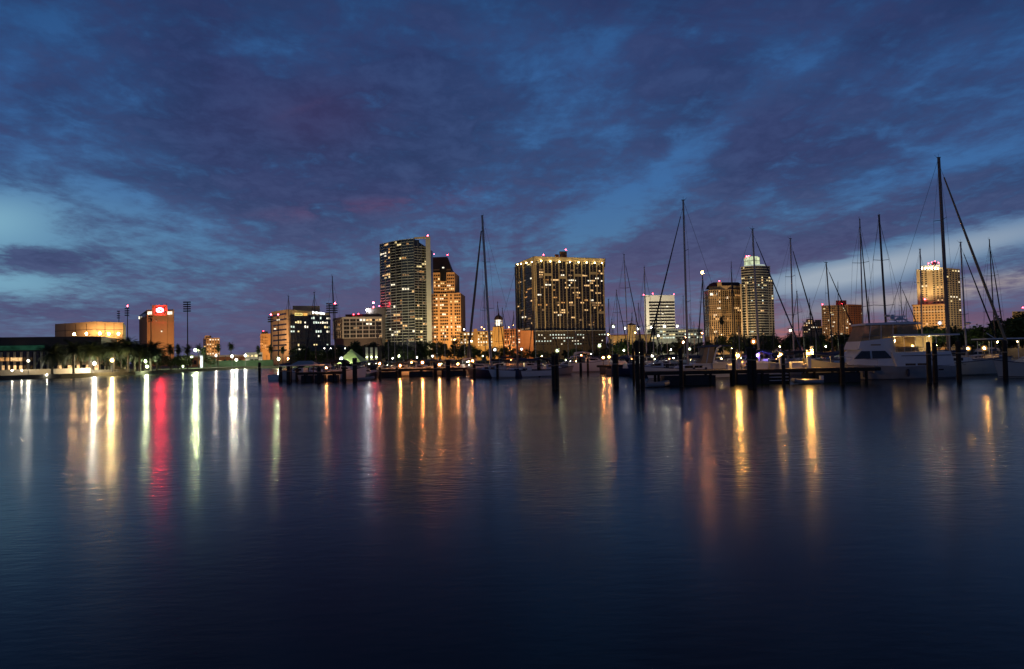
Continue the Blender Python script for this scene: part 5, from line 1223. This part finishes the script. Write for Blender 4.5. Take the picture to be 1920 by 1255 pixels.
for sg in (1, -1): ar.path([(lx(1331), sg * 1.6, zd + .7), (lx(1333.5), sg * 1.55, zd + 1.5), (lx(1339), sg * 1.5, zt_ - .35), (lx(1347), sg * 1.45, zt_ - .05)], .11, 6)
ar.build('arch', M['gel'], tB, world=False)
mb = MB(); mb.side([(lx(1366), zt_ - .12), (lx(1312), zt_ - .22), (lx(1312), zt_ - .08), (lx(1338), zt_ + .12), (lx(1366), zt_ + .05)], -1.5, 1.5, .1); bim = mb.build('bimini', M['bluecanvas'], tB, world=False)
fm = MB()
for sg in (1, -1): fm.tube((lx(1364), sg * 1.4, zd + .8), (lx(1364), sg * 1.4, zt_ - .1), .03, .03, 5)
fm.build('bimini_frame', M['steel'], bim, world=False)
for px in (1317, 1352): put_bulb_ = MB().ball((lx(px), .3, zd + 1.35), .07, 1, 6, 4).build('cabin_lamp', bulb_m('yellow', 90, True), tB, world=False)
for px in (1296, 1318): MB().ball((lx(px), 1.5, zd + .1), .16, 1.3, 8, 6).build('fender', M['navy'], tB, world=False)

# ---------------------------------------------------------------- motor yacht
M['yhull'] = mat('yacht topsides', (.36, .36, .37), .25, .15, .7)
YM, K = 79.5, 79.5 / 1280
ym = thing('motor_yacht', (P(1645, 690, YM).x, YM, 0), 'large white flybridge motor yacht with black saloon windows and a lit aft deck', 'motor yacht', None, math.pi)
def yx(px): return (1645 - px) * K
def yz(py): return CAMZ - (py - 654.3) * K
ry2 = hull_parts(ym, 15.6, 4.7, 1.42, M['yhull'], flare=.22, over=.05, transom=.9, rise=.75, rail=M['greyhull'])
mb = MB(); mb.side([(yx(1768), 1.4), (yx(1662), 1.4), (yx(1655), yz(661)), (yx(1762), yz(661))], -2.2, 2.2, .1); aft = mb.build('aft_cabin', M['gel'], ym, world=False)
for px in (1687, 1709): MB().box((yx(px), 2.16, yz(684)), (1.15, .1, .24)).build('port_window', M['glassdark'], aft, world=False)
mb = MB(); mb.side([(yx(1664), 1.5), (yx(1572), 1.75), (yx(1584), yz(672)), (yx(1603), yz(655)), (yx(1664), yz(655))], -1.95, 1.95, .25); sal = mb.build('saloon', M['gel'], ym, world=False)
for a_ in ([(1587, 672), (1602, 658), (1617, 658), (1617, 672)], [(1621, 672), (1621, 658), (1645, 658), (1656, 672)]):
    MB().side([(yx(px), yz(py)) for px, py in a_], -1.93, 1.93, .12).build('saloon_window', M['glassdark'], sal, world=False)
mb = MB(); mb.side([(yx(1664), yz(655)), (yx(1596), yz(655)), (yx(1602), yz(640)), (yx(1664), yz(634))], -1.75, 1.75, .12); fb = mb.build('flybridge', M['gel'], ym, world=False)
MB().box((yx(1629), 1.72, yz(647)), (1.1, .06, .16)).build('vent', M['tancanvas'], fb, world=False)
mb = MB(); mb.side([(yx(1662), yz(635)), (yx(1603), yz(640)), (yx(1614), yz(611)), (yx(1664), yz(610))], -1.6, 1.6, .15); enc = mb.build('bridge_enclosure', M['clearvinyl'], ym, world=False)
fm = MB()
for px0, px1 in ((1618, 1624), (1640, 1642), (1662, 1664)):
    for sg in (1, -1): fm.tube((yx(px0), sg * 1.6, yz(637)), (yx(px1), sg * 1.47, yz(610)), .04, .04, 4)
fm.build('enclosure_frame', M['gel'], enc, world=False)
mb = MB(); mb.side([(yx(1711), yz(628)), (yx(1672), yz(628)), (yx(1672), yz(610)), (yx(1707), yz(610))], -1.45, 1.45, .1); mb.build('bridge_curtain', M['clearvinyl'], ym, world=False)
mb = MB(); mb.side([(yx(1714), yz(610)), (yx(1611), yz(610.5)), (yx(1613), yz(607)), (yx(1690), yz(605)), (yx(1714), yz(607))], -1.7, 1.7, .1); mb.build('hardtop', M['gel'], ym, world=False)
ra = MB()
for sg in (1, -1): ra.path([(yx(1700), sg * 1.2, yz(607)), (yx(1690), sg * .9, yz(601)), (yx(1678), sg * .6, yz(600))], .06, 5)
ra.box((yx(1686), 0, yz(600.5)), (1.6, 1.6, .08)); ra.build('radar_arch', M['gel'], ym, world=False)
MB().lathe((yx(1677), 0, yz(600)), [(.22, 0), (.27, .25), (.24, .45), (.1, .58)], 10).build('satellite_dome', M['gel'], ym, world=False)
MB().lathe((yx(1691), 0, yz(600)), [(.36, 0), (.40, .12), (.3, .26)], 10).build('radar_dome', M['gel'], ym, world=False)
MB().box((yx(1691), 0, yz(594)), (1.3, .14, .12)).tube((yx(1691), 0, yz(599)), (yx(1691), 0, yz(594)), .07, .07, 6).build('radar_bar', M['gel'], ym, world=False)
mb = MB(); mb.side([(yx(1779), yz(632)), (yx(1655), yz(632)), (yx(1660), yz(628.5)), (yx(1779), yz(629.5))], -2.2, 2.2, .05); mb.build('aft_deck_roof', M['gel'], ym, world=False)
# clear curtains round the aft deck, lamp inside
fm = MB()
for px in (1661, 1678, 1698, 1712, 1736, 1760): fm.tube((yx(px), 2.1, yz(661)), (yx(px), 2.1, yz(632)), .03, .03, 4); fm.tube((yx(px), -2.1, yz(661)), (yx(px), -2.1, yz(632)), .03, .03, 4)
fm.build('curtain_frame', M['gel'], ym, world=False)
cu_ = MB(); 
for a_, b_ in ((1662, 1677), (1679, 1697)): cu_.box((yx((a_ + b_) / 2), 2.06, yz(646.5)), ((b_ - a_) * K, .03, 27 * K))
cu_.build('aft_curtain', M['clearvinyl'], ym, world=False)
MB().box((yx(1722), -2.12, yz(646.5)), (96 * K, .04, 28 * K)).build('far_curtain', M['tancanvas'], ym, world=False)
for px, py in ((1690, 640), (1724, 650), (1768, 650)): MB().ball((yx(px), -1.2, yz(py)), .12, 1, 6, 4).build('deck_lamp', bulb_m('yellow', 150, True), ym, world=False)
MB().box((yx(1700), 0, yz(656)), (2.2, 1.4, .6)).build('settee', M['tancanvas'], ym, world=False)
MB().ball((yx(1619.5), 2.3, 1.2), .2, 2.2, 8, 6).build('fender', M['greyhull'], ym, world=False)
rail(ym, ry2, 8, 15, .75)
for px, py0, py1, yy in ((1668, 607, 560, 1.3), (1700, 606, 572, -1.3)): MB().tube((yx(px), yy, yz(py0)), (yx(px + 4), yy, yz(py1)), .03, .015, 5).build('whip_aerial', M['gel'], ym, world=False)
fr2 = MB()
for sg in (1, -1):
    fr2.path([(yx(px), sg * 2.12, yz(py)) for px, py in ((1664, 653), (1700, 653.5), (1740, 654), (1776, 654))], .025, 4)
    for px in (1664, 1690, 1715, 1740, 1765): fr2.tube((yx(px), sg * 2.12, yz(661)), (yx(px), sg * 2.12, yz(653.5)), .02, .02, 4)
    fr2.path([(yx(px), sg * 1.72, yz(py)) for px, py in ((1599, 633), (1612, 631), (1636, 630))], .022, 4)
fr2.build('hand_rail', M['steel'], ym, world=False)
for px in (1600, 1680, 1730): MB().lathe((yx(px), 2.42, .75), [(.05, -.45), (.16, -.35), (.17, .3), (.05, .42)], 8).build('fender', M['navy'], ym, world=False)
for px in (1560, 1585, 1720, 1742): MB().box((yx(px), 2.18 if px > 1600 else 1.72, 1.02), (.55, .12, .16)).build('port_window', M['glassdark'], ym, world=False)
MB().box((yx(1716), 2.205, yz(668)), (5.6, .03, .08)).build('cove_stripe', M['navy'], ym, world=False)
MB().side([(yx(1589), yz(671.5)), (yx(1604), yz(656.5)), (yx(1603), yz(656)), (yx(1587.5), yz(671.5))], -1.5, 1.5).build('windscreen', M['glassdark'], ym, world=False)
MB().box((yx(1520), 0, 2.45), (1.1, .35, .1)).tube((yx(1520), 0, 2.4), (yx(1508), 0, 2.55), .05, .04, 5).build('anchor_roller', M['steel'], ym, world=False)
MB().box((yx(1556), 0, 2.35), (2.6, 1.6, .22)).build('foredeck_hatch', M['bluecanvas'], ym, world=False)

# ---------------------------------------------------------------- cabin cruisers and runabouts
def cruiser(px, Y, L, h, label, topm='gel', canvas='bluecanvas', canopy=True, glowk=None, F=None, group='cabin cruisers in the marina', gl=60, bridge=False):
    c = P(px, 690, Y); t = thing('cabin_cruiser', (c.x, Y, 0), label, 'motor boat', group, h); F = F or .10 * L + .2; Bm = L * .33
    rows = hull_parts(t, L, Bm, F, M[topm], flare=.2, transom=.9, rise=.5)
    mb = MB(); mb.side([(-L * .10, F), (L * .28, F * 1.1), (L * .14, F + .10 * L), (-L * .10, F + .11 * L)], -Bm * .36, Bm * .36, .2); cab = mb.build('cabin', M['gel'], t, world=False)
    for sg in (1, -1): MB().side([(-L * .06, F + .05 * L), (L * .15, F + .05 * L), (L * .10, F + .09 * L), (-L * .06, F + .095 * L)], sg * Bm * .335 - .03, sg * Bm * .335 + .03).build('cabin_window', M['glassdark'], cab, world=False)
    zc = F + .11 * L
    ws = MB(); ws.side([(L * .02, zc), (L * .05, zc), (-L * .03, zc + .07 * L), (-L * .05, zc + .07 * L)], -Bm * .33, Bm * .33, .1); ws.build('windscreen', M['glassdark'], t, world=False)
    if canopy:
        zt = F + .26 * L; mb = MB(); mb.side([(-L * .38, zt - .08 * L), (-L * .36, zt - .02 * L), (-L * .2, zt), (-L * .04, zt - .03 * L), (-L * .01, zt - .09 * L), (-L * .05, zt - .06 * L), (-L * .2, zt - .03 * L), (-L * .34, zt - .06 * L)], -Bm * .4, Bm * .4, .15)
        cn = mb.build('canopy', M[canvas], t, world=False); fm = MB()
        for sg in (1, -1):
            for x in (-L * .36, -L * .05): fm.tube((x, sg * Bm * .39, F), (x, sg * Bm * .37, zt - .06 * L), .03, .03, 4)
        fm.build('canopy_frame', M['steel'], cn, world=False)
        if glowk: MB().ball((-L * .22, 0, zt - .09 * L), .10, 1, 6, 4).build('cockpit_lamp', bulb_m(glowk, gl, True), t, world=False)
    if bridge:
        mb = MB(); mb.side([(-L * .2, zc), (L * .08, zc), (L * .03, zc + .09 * L), (-L * .2, zc + .09 * L)], -Bm * .3, Bm * .3, .1); mb.build('flybridge', M['gel'], t, world=False)
    rail(t, rows, 8, 15, .5)
    return t
PI = math.pi
cruiser(1108, 138, 8.8, 0.12, 'white cabin cruiser with a domed grey canvas and pink lit cockpit before the condominium podium', canvas='whitecanvas', glowk='orange', gl=70, F=1.9)
cruiser(1030, 122, 8.2, 0.25, 'grey cabin cruiser with dark canvas left of the domed white cruiser', 'greyhull', 'darkcanvas')
cruiser(650, 116, 7.8, -.5, 'white cruiser with a raised bow moored between the double piles', canvas='darkcanvas', F=1.5)
cruiser(615, 122, 6.5, -.9, 'small white cruiser tied beside the white boat shelter', canvas='whitecanvas', F=1.1)
cruiser(565, 119, 8.0, PI - .2, 'reddish lit cruiser moored under the white boat shelter', 'gel2', 'darkcanvas', canopy=False, F=1.3)
cruiser(735, 133, 7.0, PI, 'low runabout with dark canopy behind the second dock lamp', 'gel2', 'darkcanvas', F=.95)
cruiser(772, 135, 6.6, 0.1, 'low white runabout between the second and third dock lamps', canvas='bluecanvas', F=.9)
cruiser(806, 134, 7.4, PI - .1, 'cream runabout under the fin tower behind the dock lamps', 'gel2', 'darkcanvas', F=1.0)
cruiser(848, 132, 7.0, 0.2, 'grey runabout at the end of the lamp lit dock', 'greyhull', 'darkcanvas', F=1.0)
cruiser(700, 124, 6.0, -1.2, 'small dark speedboat stern on at the near end of the lamp lit dock', 'navy', 'darkcanvas', F=.8)
cruiser(1180, 112, 7.5, 0.3, 'navy runabout half hidden behind the tall double pile', 'navy', 'bluecanvas', F=1.1)
cruiser(1232, 104, 8.0, PI, 'dark hulled cruiser with black canopy left of the cruising sailboat', 'navy', 'darkcanvas', F=1.2)
pb = cruiser(1445, 100, 9.2, 0.15, 'sport cruiser with a purple lit canopy behind the dock boxes', 'greyhull', 'bluecanvas', glowk='purple', gl=420, F=1.35)
cruiser(1400, 106, 8.0, PI - .2, 'white cruiser with an open cockpit left of the purple lit boat', 'gel2', 'tancanvas', glowk='sodium', gl=60, F=1.3)
cruiser(1520, 104, 8.5, .1, 'dark cruiser with low canopy right of the purple lit boat', 'navy', 'darkcanvas', F=1.3)
cruiser(1555, 98, 8.0, PI, 'blue canvased runabout just left of the motor yacht bow', 'gel', 'bluecanvas', F=1.1)
gb = cruiser(1952, 76, 9.5, PI, 'boat with a golden lit bow entering at the right edge', 'gel2', 'darkcanvas', F=1.35)
for k, (px, Y, L, h, tm, cv, gk) in enumerate(((588, 140, 7.5, .1, 'gel', 'whitecanvas', None), (676, 138, 8, PI, 'gel', 'bluecanvas', 'white'), (690, 142, 7, -.4, 'gel2', 'darkcanvas', None), (722, 143, 8.5, .2, 'gel', 'darkcanvas', 'yellow'),
    (757, 146, 8, PI, 'greyhull', 'whitecanvas', None), (788, 144, 8.5, -.1, 'gel', 'darkcanvas', 'orange'), (822, 147, 8, .3, 'gel2', 'bluecanvas', None), (862, 142, 8, PI - .3, 'gel', 'darkcanvas', 'white'), (896, 140, 8.5, .1, 'gel', 'whitecanvas', 'orange'),
    (940, 142, 9, PI, 'gel', 'darkcanvas', 'orange'), (990, 140, 8, .2, 'gel', 'bluecanvas', 'yellow'), (1068, 148, 9, PI, 'greyhull', 'whitecanvas', None), (1133, 139, 7.5, .1, 'gel', 'bluecanvas', 'orange'),
    (1163, 142, 8.5, PI, 'gel', 'darkcanvas', None), (1205, 137, 8, 0, 'gel', 'whitecanvas', 'white'), (1248, 136, 8, PI, 'gel', 'darkcanvas', 'white'), (1345, 128, 8, .2, 'gel2', 'darkcanvas', None), (1478, 122, 8, .1, 'gel', 'darkcanvas', 'orange'), (1590, 118, 8, 0, 'gel', 'bluecanvas', None), (1835, 124, 8.5, PI, 'gel', 'whitecanvas', None))):
    cruiser(px, Y, L, h, 'low moored motor boat in the dim row behind the docks', tm, cv, F=1.15, glowk=gk, gl=160, group='motor boats in the dim row behind the docks')
# covered houseboat at right
hp = P(1905, 690, 94); hb_ = thing('houseboat', (hp.x, 94, 0), 'flat roofed canopy boat lit warmly inside at the right edge', 'motor boat')
hull_parts(hb_, 10.5, 3.4, 1.0, M['gel'], rise=.15)
MB().box((0, 0, 1.3), (8.4, 2.7, .7)).build('side_panel', M['gel2'], hb_, world=False)
MB().box((-.2, 0, 4.55), (9.4, 3.3, .16)).build('roof', M['gel'], hb_, world=False); MB().box((-.2, 0, 4.38), (9.0, 3.1, .16)).build('roof_frame', M['darkcanvas'], hb_, world=False)
for x in (-4.2, -2.6, -.6, 1.6, 3.6):
    for y in (-1.4, 1.4): MB().tube((x, y, 1.6), (x, y, 4.4), .05, .05, 5).build('roof_post', M['gel'], hb_, world=False)
MB().box((.6, .8, 2.4), (2.0, .8, 1.6)).build('helm_console', M['tancanvas'], hb_, world=False)
for x in (-2.4, .4, 2.8): MB().ball((x, 0, 4.1), .10, 1, 6, 4).build('cabin_lamp', bulb_m('yellow', 70, True), hb_, world=False)
MB().path([(-2, 1, 4.6), (-3.6, .4, 5.4)], .05, 5).build('boat_hook', M['gel'], hb_, world=False)
# white shelter over a slip
sp0 = P(572, 690, 114); shl = thing('boat_shelter', (sp0.x, 114, 0), 'pale hip roofed boat shelter on posts at the near end of the marina', 'shelter')
ze_, zp_ = P(572, 684, 114).z, P(572, 678, 114).z
mb = MB(); mb.add([(-1.9, -1.6, ze_), (1.9, -1.6, ze_), (1.9, 1.6, ze_), (-1.9, 1.6, ze_), (-1.1, 0, zp_ + .1), (1.2, 0, zp_ + .1)], [(0, 1, 5, 4), (1, 2, 5), (2, 3, 4, 5), (3, 0, 4), (3, 2, 1, 0)]); mb.build('roof', M['whitecanvas'], shl, world=False)
MB().box((0, -1.68, ze_ - .08), (7.4, .12, .14)).build('beam', M['gel'], shl, world=False)
for x in (-1.8, 1.8):
    for y in (-1.5, 1.5): MB().tube((x, y, -1), (x, y, ze_), .09, .09, 6).build('post', M['darkwood'], shl, world=False)
# dinghies
def dinghy(px, Y, label, h=0.0):
    c = P(px, 700, Y); t = thing('dinghy', (c.x, Y, 0), label, 'dinghy', 'dinghies by the docks', h); mb = MB()
    for sg in (1, -1): mb.path([(-1.4, sg * .65, .25), (.6, sg * .65, .27), (1.3, sg * .35, .38), (1.5, 0, .44)], .22, 8)
    mb.build('tube', M['greyhull'], t, world=False); MB().box((-.1, 0, .12), (2.5, 1.1, .08)).build('floor_board', M['darkwood'], t, world=False)
    e = MB(); e.box((-1.55, 0, .62), (.35, .3, .42)); e.box((-1.55, 0, .2), (.14, .12, .7)); e.build('outboard', M['gel'], t, world=False); return t
dinghy(1228, 71.2, 'grey inflatable dinghy with white outboard under the near dock end', .3)
dinghy(1512, 71.2, 'grey inflatable dinghy by the dock below the third amber lamp', PI)
dinghy(684, 112, 'grey inflatable dinghy with white outboard beside the speedboat', .6)

# ---------------------------------------------------------------- docks
DZ = 1.55
def dock(pl, pr, Y, wid, label, npile, z=DZ, name='dock'):
    a, c = P(pl, 690, Y).x, P(pr, 690, Y).x; t = thing(name, ((a + c) / 2, Y, 0), label, 'dock'); L_ = c - a
    n = max(8, int(L_ / .9)); mb = MB()
    for i in range(n): mb.box((-L_ / 2 + (i + .5) * L_ / n, 0, z - .04), (L_ / n - .015, wid, .08))
    mb.build('deck', M['dock'], t, world=False)
    fr = MB(); 
    for y in (-wid / 2 + .08, wid / 2 - .08, 0): fr.box((0, y, z - .24), (L_, .14, .32))
    fr.build('beam', M['darkwood'], t, world=False); MB().box((0, -wid / 2 - .05, z - .16), (L_, .09, .26)).build('fascia', M['darkwood'], t, world=False)
    for i in range(3 if z else 0):
        MB().box((L_ * (i - 1) * .31, .1, .5), (L_ * .22, wid * .8, 1.05)).build('float_block', M['black'], t, world=False)
    for i in range(npile):
        x = -L_ / 2 + (i + .5) * L_ / npile
        for y in (-wid / 2 + .3, wid / 2 - .3): MB().tube((x, y, -2), (x, y, z - .1), .16, .15, 8).build('dock_pile', M['pile'], t, world=False)
    return t, L_
d1, L1 = dock(1207, 1640, 74.3, 2.4, 'long low timber dock carrying three amber lamps in front of the cruising sailboat', 9)
x = P(1450, 690, 74.3).x - d1.location.x; st_ = MB()
for k in range(3): st_.box((x, -1.45 - .0 * k, .35 + .35 * k), (1.9, .45, .07))
st_.build('boarding_step', M['gel'], d1, world=False)
d2, L2 = dock(690, 890, 128, 2.2, 'dock lined with small amber lamps below the glass tower', 5)
d3, L3 = dock(1770, 1990, 112, 2.2, 'rear dock with two glaring amber lamps at the right', 7)
d4, L4 = dock(560, 640, 111, 1.8, 'short dock with one orange lamp beside the boat shelter', 3)
d5, L5 = dock(1120, 1330, 124, 2.0, 'rear dock with small lamps behind the tall double pile', 4)
gd = 'amber dock lamps'
for px, py, Y, kind, L, r, lb in ((1383.5, 667, 74.2, 'amber', 893, 0.184, 'amber dock lamp on a white cabinet beside the thick double pile, brightest of its dock'),
    (1464, 665, 74.3, 'amber', 570, 0.138, 'slim amber dock lamp standing behind a single pile in the middle of the dock'),
    (1516, 663, 74.2, 'amber', 988, 0.184, 'amber dock lamp nearest the bow of the motor yacht'),
    (1815, 654, 111.5, 'amber', 494, 0.221, 'amber lamp on the rear dock next to the tallest mast'),
    (1845.5, 653, 111.5, 'amber', 494, 0.221, 'amber lamp on the rear dock nearest the houseboat'),
    (612, 690, 111, 'orange', 370, 0.156, 'orange lamp on the short dock beside the boat shelter'),
    (712, 682, 128, 'orange', 342, 0.184, 'orange dock lamp at the near end of the lamp lit dock'),
    (750, 686, 127.6, 'orange', 570, 0.202, 'starry orange dock lamp, second along the lamp lit dock'),
    (792, 680, 128, 'orange', 627, 0.221, 'orange dock lamp in the middle of the lamp lit dock'),
    (824, 684, 127.6, 'orange', 684, 0.212, 'brightest orange dock lamp under the stepped orange tower'),
    (858.5, 683, 128, 'orange', 313, 0.184, 'small orange dock lamp just past the brightest one'),
    (886, 677, 128, 'orange', 399, 0.184, 'orange dock lamp at the stern of the long navy yacht'),
    (1131, 671, 124, 'orange', 370, 0.184, 'pair left orange lamp on the rear dock behind the domed cruiser'),
    (1142, 669.5, 124, 'orange', 313, 0.184, 'orange lamp on the rear dock nearest the tall double pile'),
    (1223, 668, 124, 'white', 209, 0.166, 'white lamp on the rear dock left of the orange tree')):
    post_lamp(px, py, Y, kind, L, r, lb.replace('pair left ', ''), base=DZ, group=gd, style='pedestal' if Y < 80 else 'halo_globe', name='dock_lamp')
for tl in [o for o in COL.objects if o.get('label', '').startswith('amber dock lamp nearest the bow')]:
    zc_ = P(1516, 663, 74.2).z - DZ; MB().box((.40, .1, zc_ + .36), (.03, .8, .9)).build('added_shield', M['gel'], tl, world=False)  # plate added to keep this lamp's light off the yacht cabin
rl = P(1413, 641, 103); t = post_lamp(1413, 641, 103, 'orange', 150, .22, 'starry reddish lamp on a tall post behind the thick double pile', base=0, group=gd, name='dock_lamp')
# things standing on the near dock
def dockbox(px, w, h, label, y=74.6, m='gel'):
    x = P(px, 690, y).x; t = thing('dock_box', (x, y, DZ), label, 'dock box', 'boxes on the dock'); MB().box((0, 0, h * .42), (w, .7, h * .84)).build('chest', M[m], t, world=False)
    MB().side([(-w / 2 - .03, h * .84), (w / 2 + .03, h * .84), (w / 2, h), (-w / 2, h)], -.38, .38, .05).build('lid', M[m], t, world=False); return t
dockbox(1427, 1.3, .8, 'white dock box right of the thick double pile'); dockbox(1447, .6, .72, 'blue grey dock box beside the white one', m='greyhull'); dockbox(1493, 1.2, .75, 'white dock box between the second and third amber lamps')
dockbox(1370, .8, .6, 'low white dock box left of the brightest amber lamp'); dockbox(1508, .7, .5, 'small cream dock box at the foot of the third amber lamp', m='gel2')
def hose(px, label):
    x = P(px, 690, 74.4).x; t = thing('hose_reel', (x, 74.4, DZ), label, 'hose', 'hoses coiled on the dock')
    MB().tube((0, .2, 0), (0, .2, .9), .06, .06, 6).build('post', M['gel'], t, world=False); mb = MB()
    for k in range(3):
        pts = [(.24 * math.cos(a_ * .52), .08 - .05 * k, .62 + .27 * math.sin(a_ * .52)) for a_ in range(13)]; mb.path(pts, .025, 5)
    mb.build('coil', M['tancanvas'], t, world=False)
hose(1394, 'coiled hose on a post right of the brightest amber lamp'); hose(1421, 'coiled hose beside the white dock box')

# ---------------------------------------------------------------- mooring piles
def pile(px, top_py, Y, r, label, lean=.0, twin=None):
    p = P(px, top_py, Y); t = thing('mooring_pile', (p.x, Y, 0), label, 'pile', 'mooring piles standing in the water')
    H = p.z
    MB().tube((0, 0, -2), (lean, 0, H), r * 1.08, r * .95, 10).build('shaft', M['pile'], t, world=False)
    MB().lathe((lean, 0, H - .02), [(r * 1.0, 0), (r * .98, .06), (r * .3, .14)], 10).build('cap', M['black'], t, world=False)
    rp = MB(); rp.lathe((lean * .7, 0, H * .7), [(r * 1.05, 0), (r * 1.14, .05), (r * 1.05, .12)], 10); rp.build('rope_band', M['tancanvas'], t, world=False); return t
for px, top, Y, r, lb in ((1404, 653, 64, .22, 'thick black pile, the left half of the big double pile before the dock'),
    (1413, 654, 64.3, .23, 'thick black pile, the right half of the big double pile before the dock'),
    (1194, 641, 66, .21, 'tallest black pile of the pair standing before the striped tower'),
    (1203, 642, 66.5, .22, 'black pile touching the tallest one before the striped tower'),
    (1187, 655, 78, .15, 'thin dark pile tucked left of the tall pair'),
    (1153.5, 666, 74, .33, 'squat thick pile between the domed cruiser and the tall pair'),
    (1037, 668, 70, .2, 'black pile in front of the grey cruiser, left of two touching'),
    (1043.5, 667, 70.3, .2, 'black pile in front of the grey cruiser, right of two touching'),
    (1088.5, 672, 120, .24, 'slim pile in front of the domed white cruiser cockpit'),
    (1102, 673, 122, .2, 'slim pile in front of the domed white cruiser bow'),
    (1010, 676, 112, .3, 'dark pile at the bow of the long navy yacht'),
    (932.5, 684, 110, .2, 'slim pile against the hull of the long navy yacht'),
    (889, 684, 110, .24, 'dark pile near the orange lamp at the navy yacht stern'),
    (840, 676, 112, .38, 'thick pile in front of the brightest orange dock lamp'),
    (816, 684, 116, .3, 'dark pile left of the brightest orange dock lamp'),
    (744, 690, 120, .24, 'dark pile below the second orange dock lamp'),
    (712.5, 690, 116, .2, 'slim pile below the first orange dock lamp'),
    (1276, 655, 70, .22, 'pale lit pile before the bow of the cruising sailboat'),
    (1375, 655, 72, .21, 'pile with one golden lit side left of the brightest dock lamp'),
    (1468, 668, 69, .18, 'slim pile standing before the middle dock lamp'),
    (1506, 674, 75.9, .12, 'short thin pile left of the third amber dock lamp'),
    (1578, 648, 68, .22, 'single black pile in front of the motor yacht bow'),
    (1740, 643, 68, .22, 'black pile at the motor yacht stern, first of a touching pair'),
    (1751.5, 644, 68.4, .22, 'black pile at the motor yacht stern, second of a touching pair'),
    (1796, 641, 70, .23, 'black pile in front of the tallest masted sailboat'),
    (1883, 640, 72, .23, 'black pile before the flat roofed houseboat'),
    (645, 677, 106, .32, 'dark pile, first of the two thick ones before the lime tent'),
    (665, 672, 106, .36, 'taller thick pile with a crossbar before the lime tent'),
    (598, 690, 104, .32, 'dark pile right of the boat shelter'),
    (541, 688, 108, .34, 'dark pile left of the boat shelter'),
    (526, 689, 116, .3, 'dark pile below the brilliant greenish shore lamp'),
    (557, 692, 118, .3, 'dark pile inside the boat shelter'),
    (486.5, 681, 130, .26, 'lone slim pile standing off the green fence')):
    pile(px, top, Y, r, lb)

def rope(a, b_, label, sag=.35):
    a, b_ = Vector(a), Vector(b_); t = thing('mooring_line', a, label, 'rope', 'mooring lines'); pts = []
    for k in range(9):
        f = k / 8; p = (b_ - a) * f; p.z -= sag * 4 * f * (1 - f); pts.append(p)
    MB().path(pts, .03, 5).build('line', M['tancanvas'], t, world=False)
pq = lambda px, py, Y: P(px, py, Y)
rope(pq(1578, 672, 68), pq(1600, 684, 77.3), 'mooring line from the single pile to the motor yacht bow')
rope(pq(1746, 672, 68.3), pq(1762, 685, 77.3), 'mooring line from the touching pile pair to the motor yacht stern')
rope(pq(1796, 668, 70), pq(1812, 683, 84.5), 'mooring line from a pile to the tall masted sailboat')
rope(pq(1276, 676, 70), pq(1250, 686, 91), 'mooring line from the pale lit pile to the cruising sailboat')
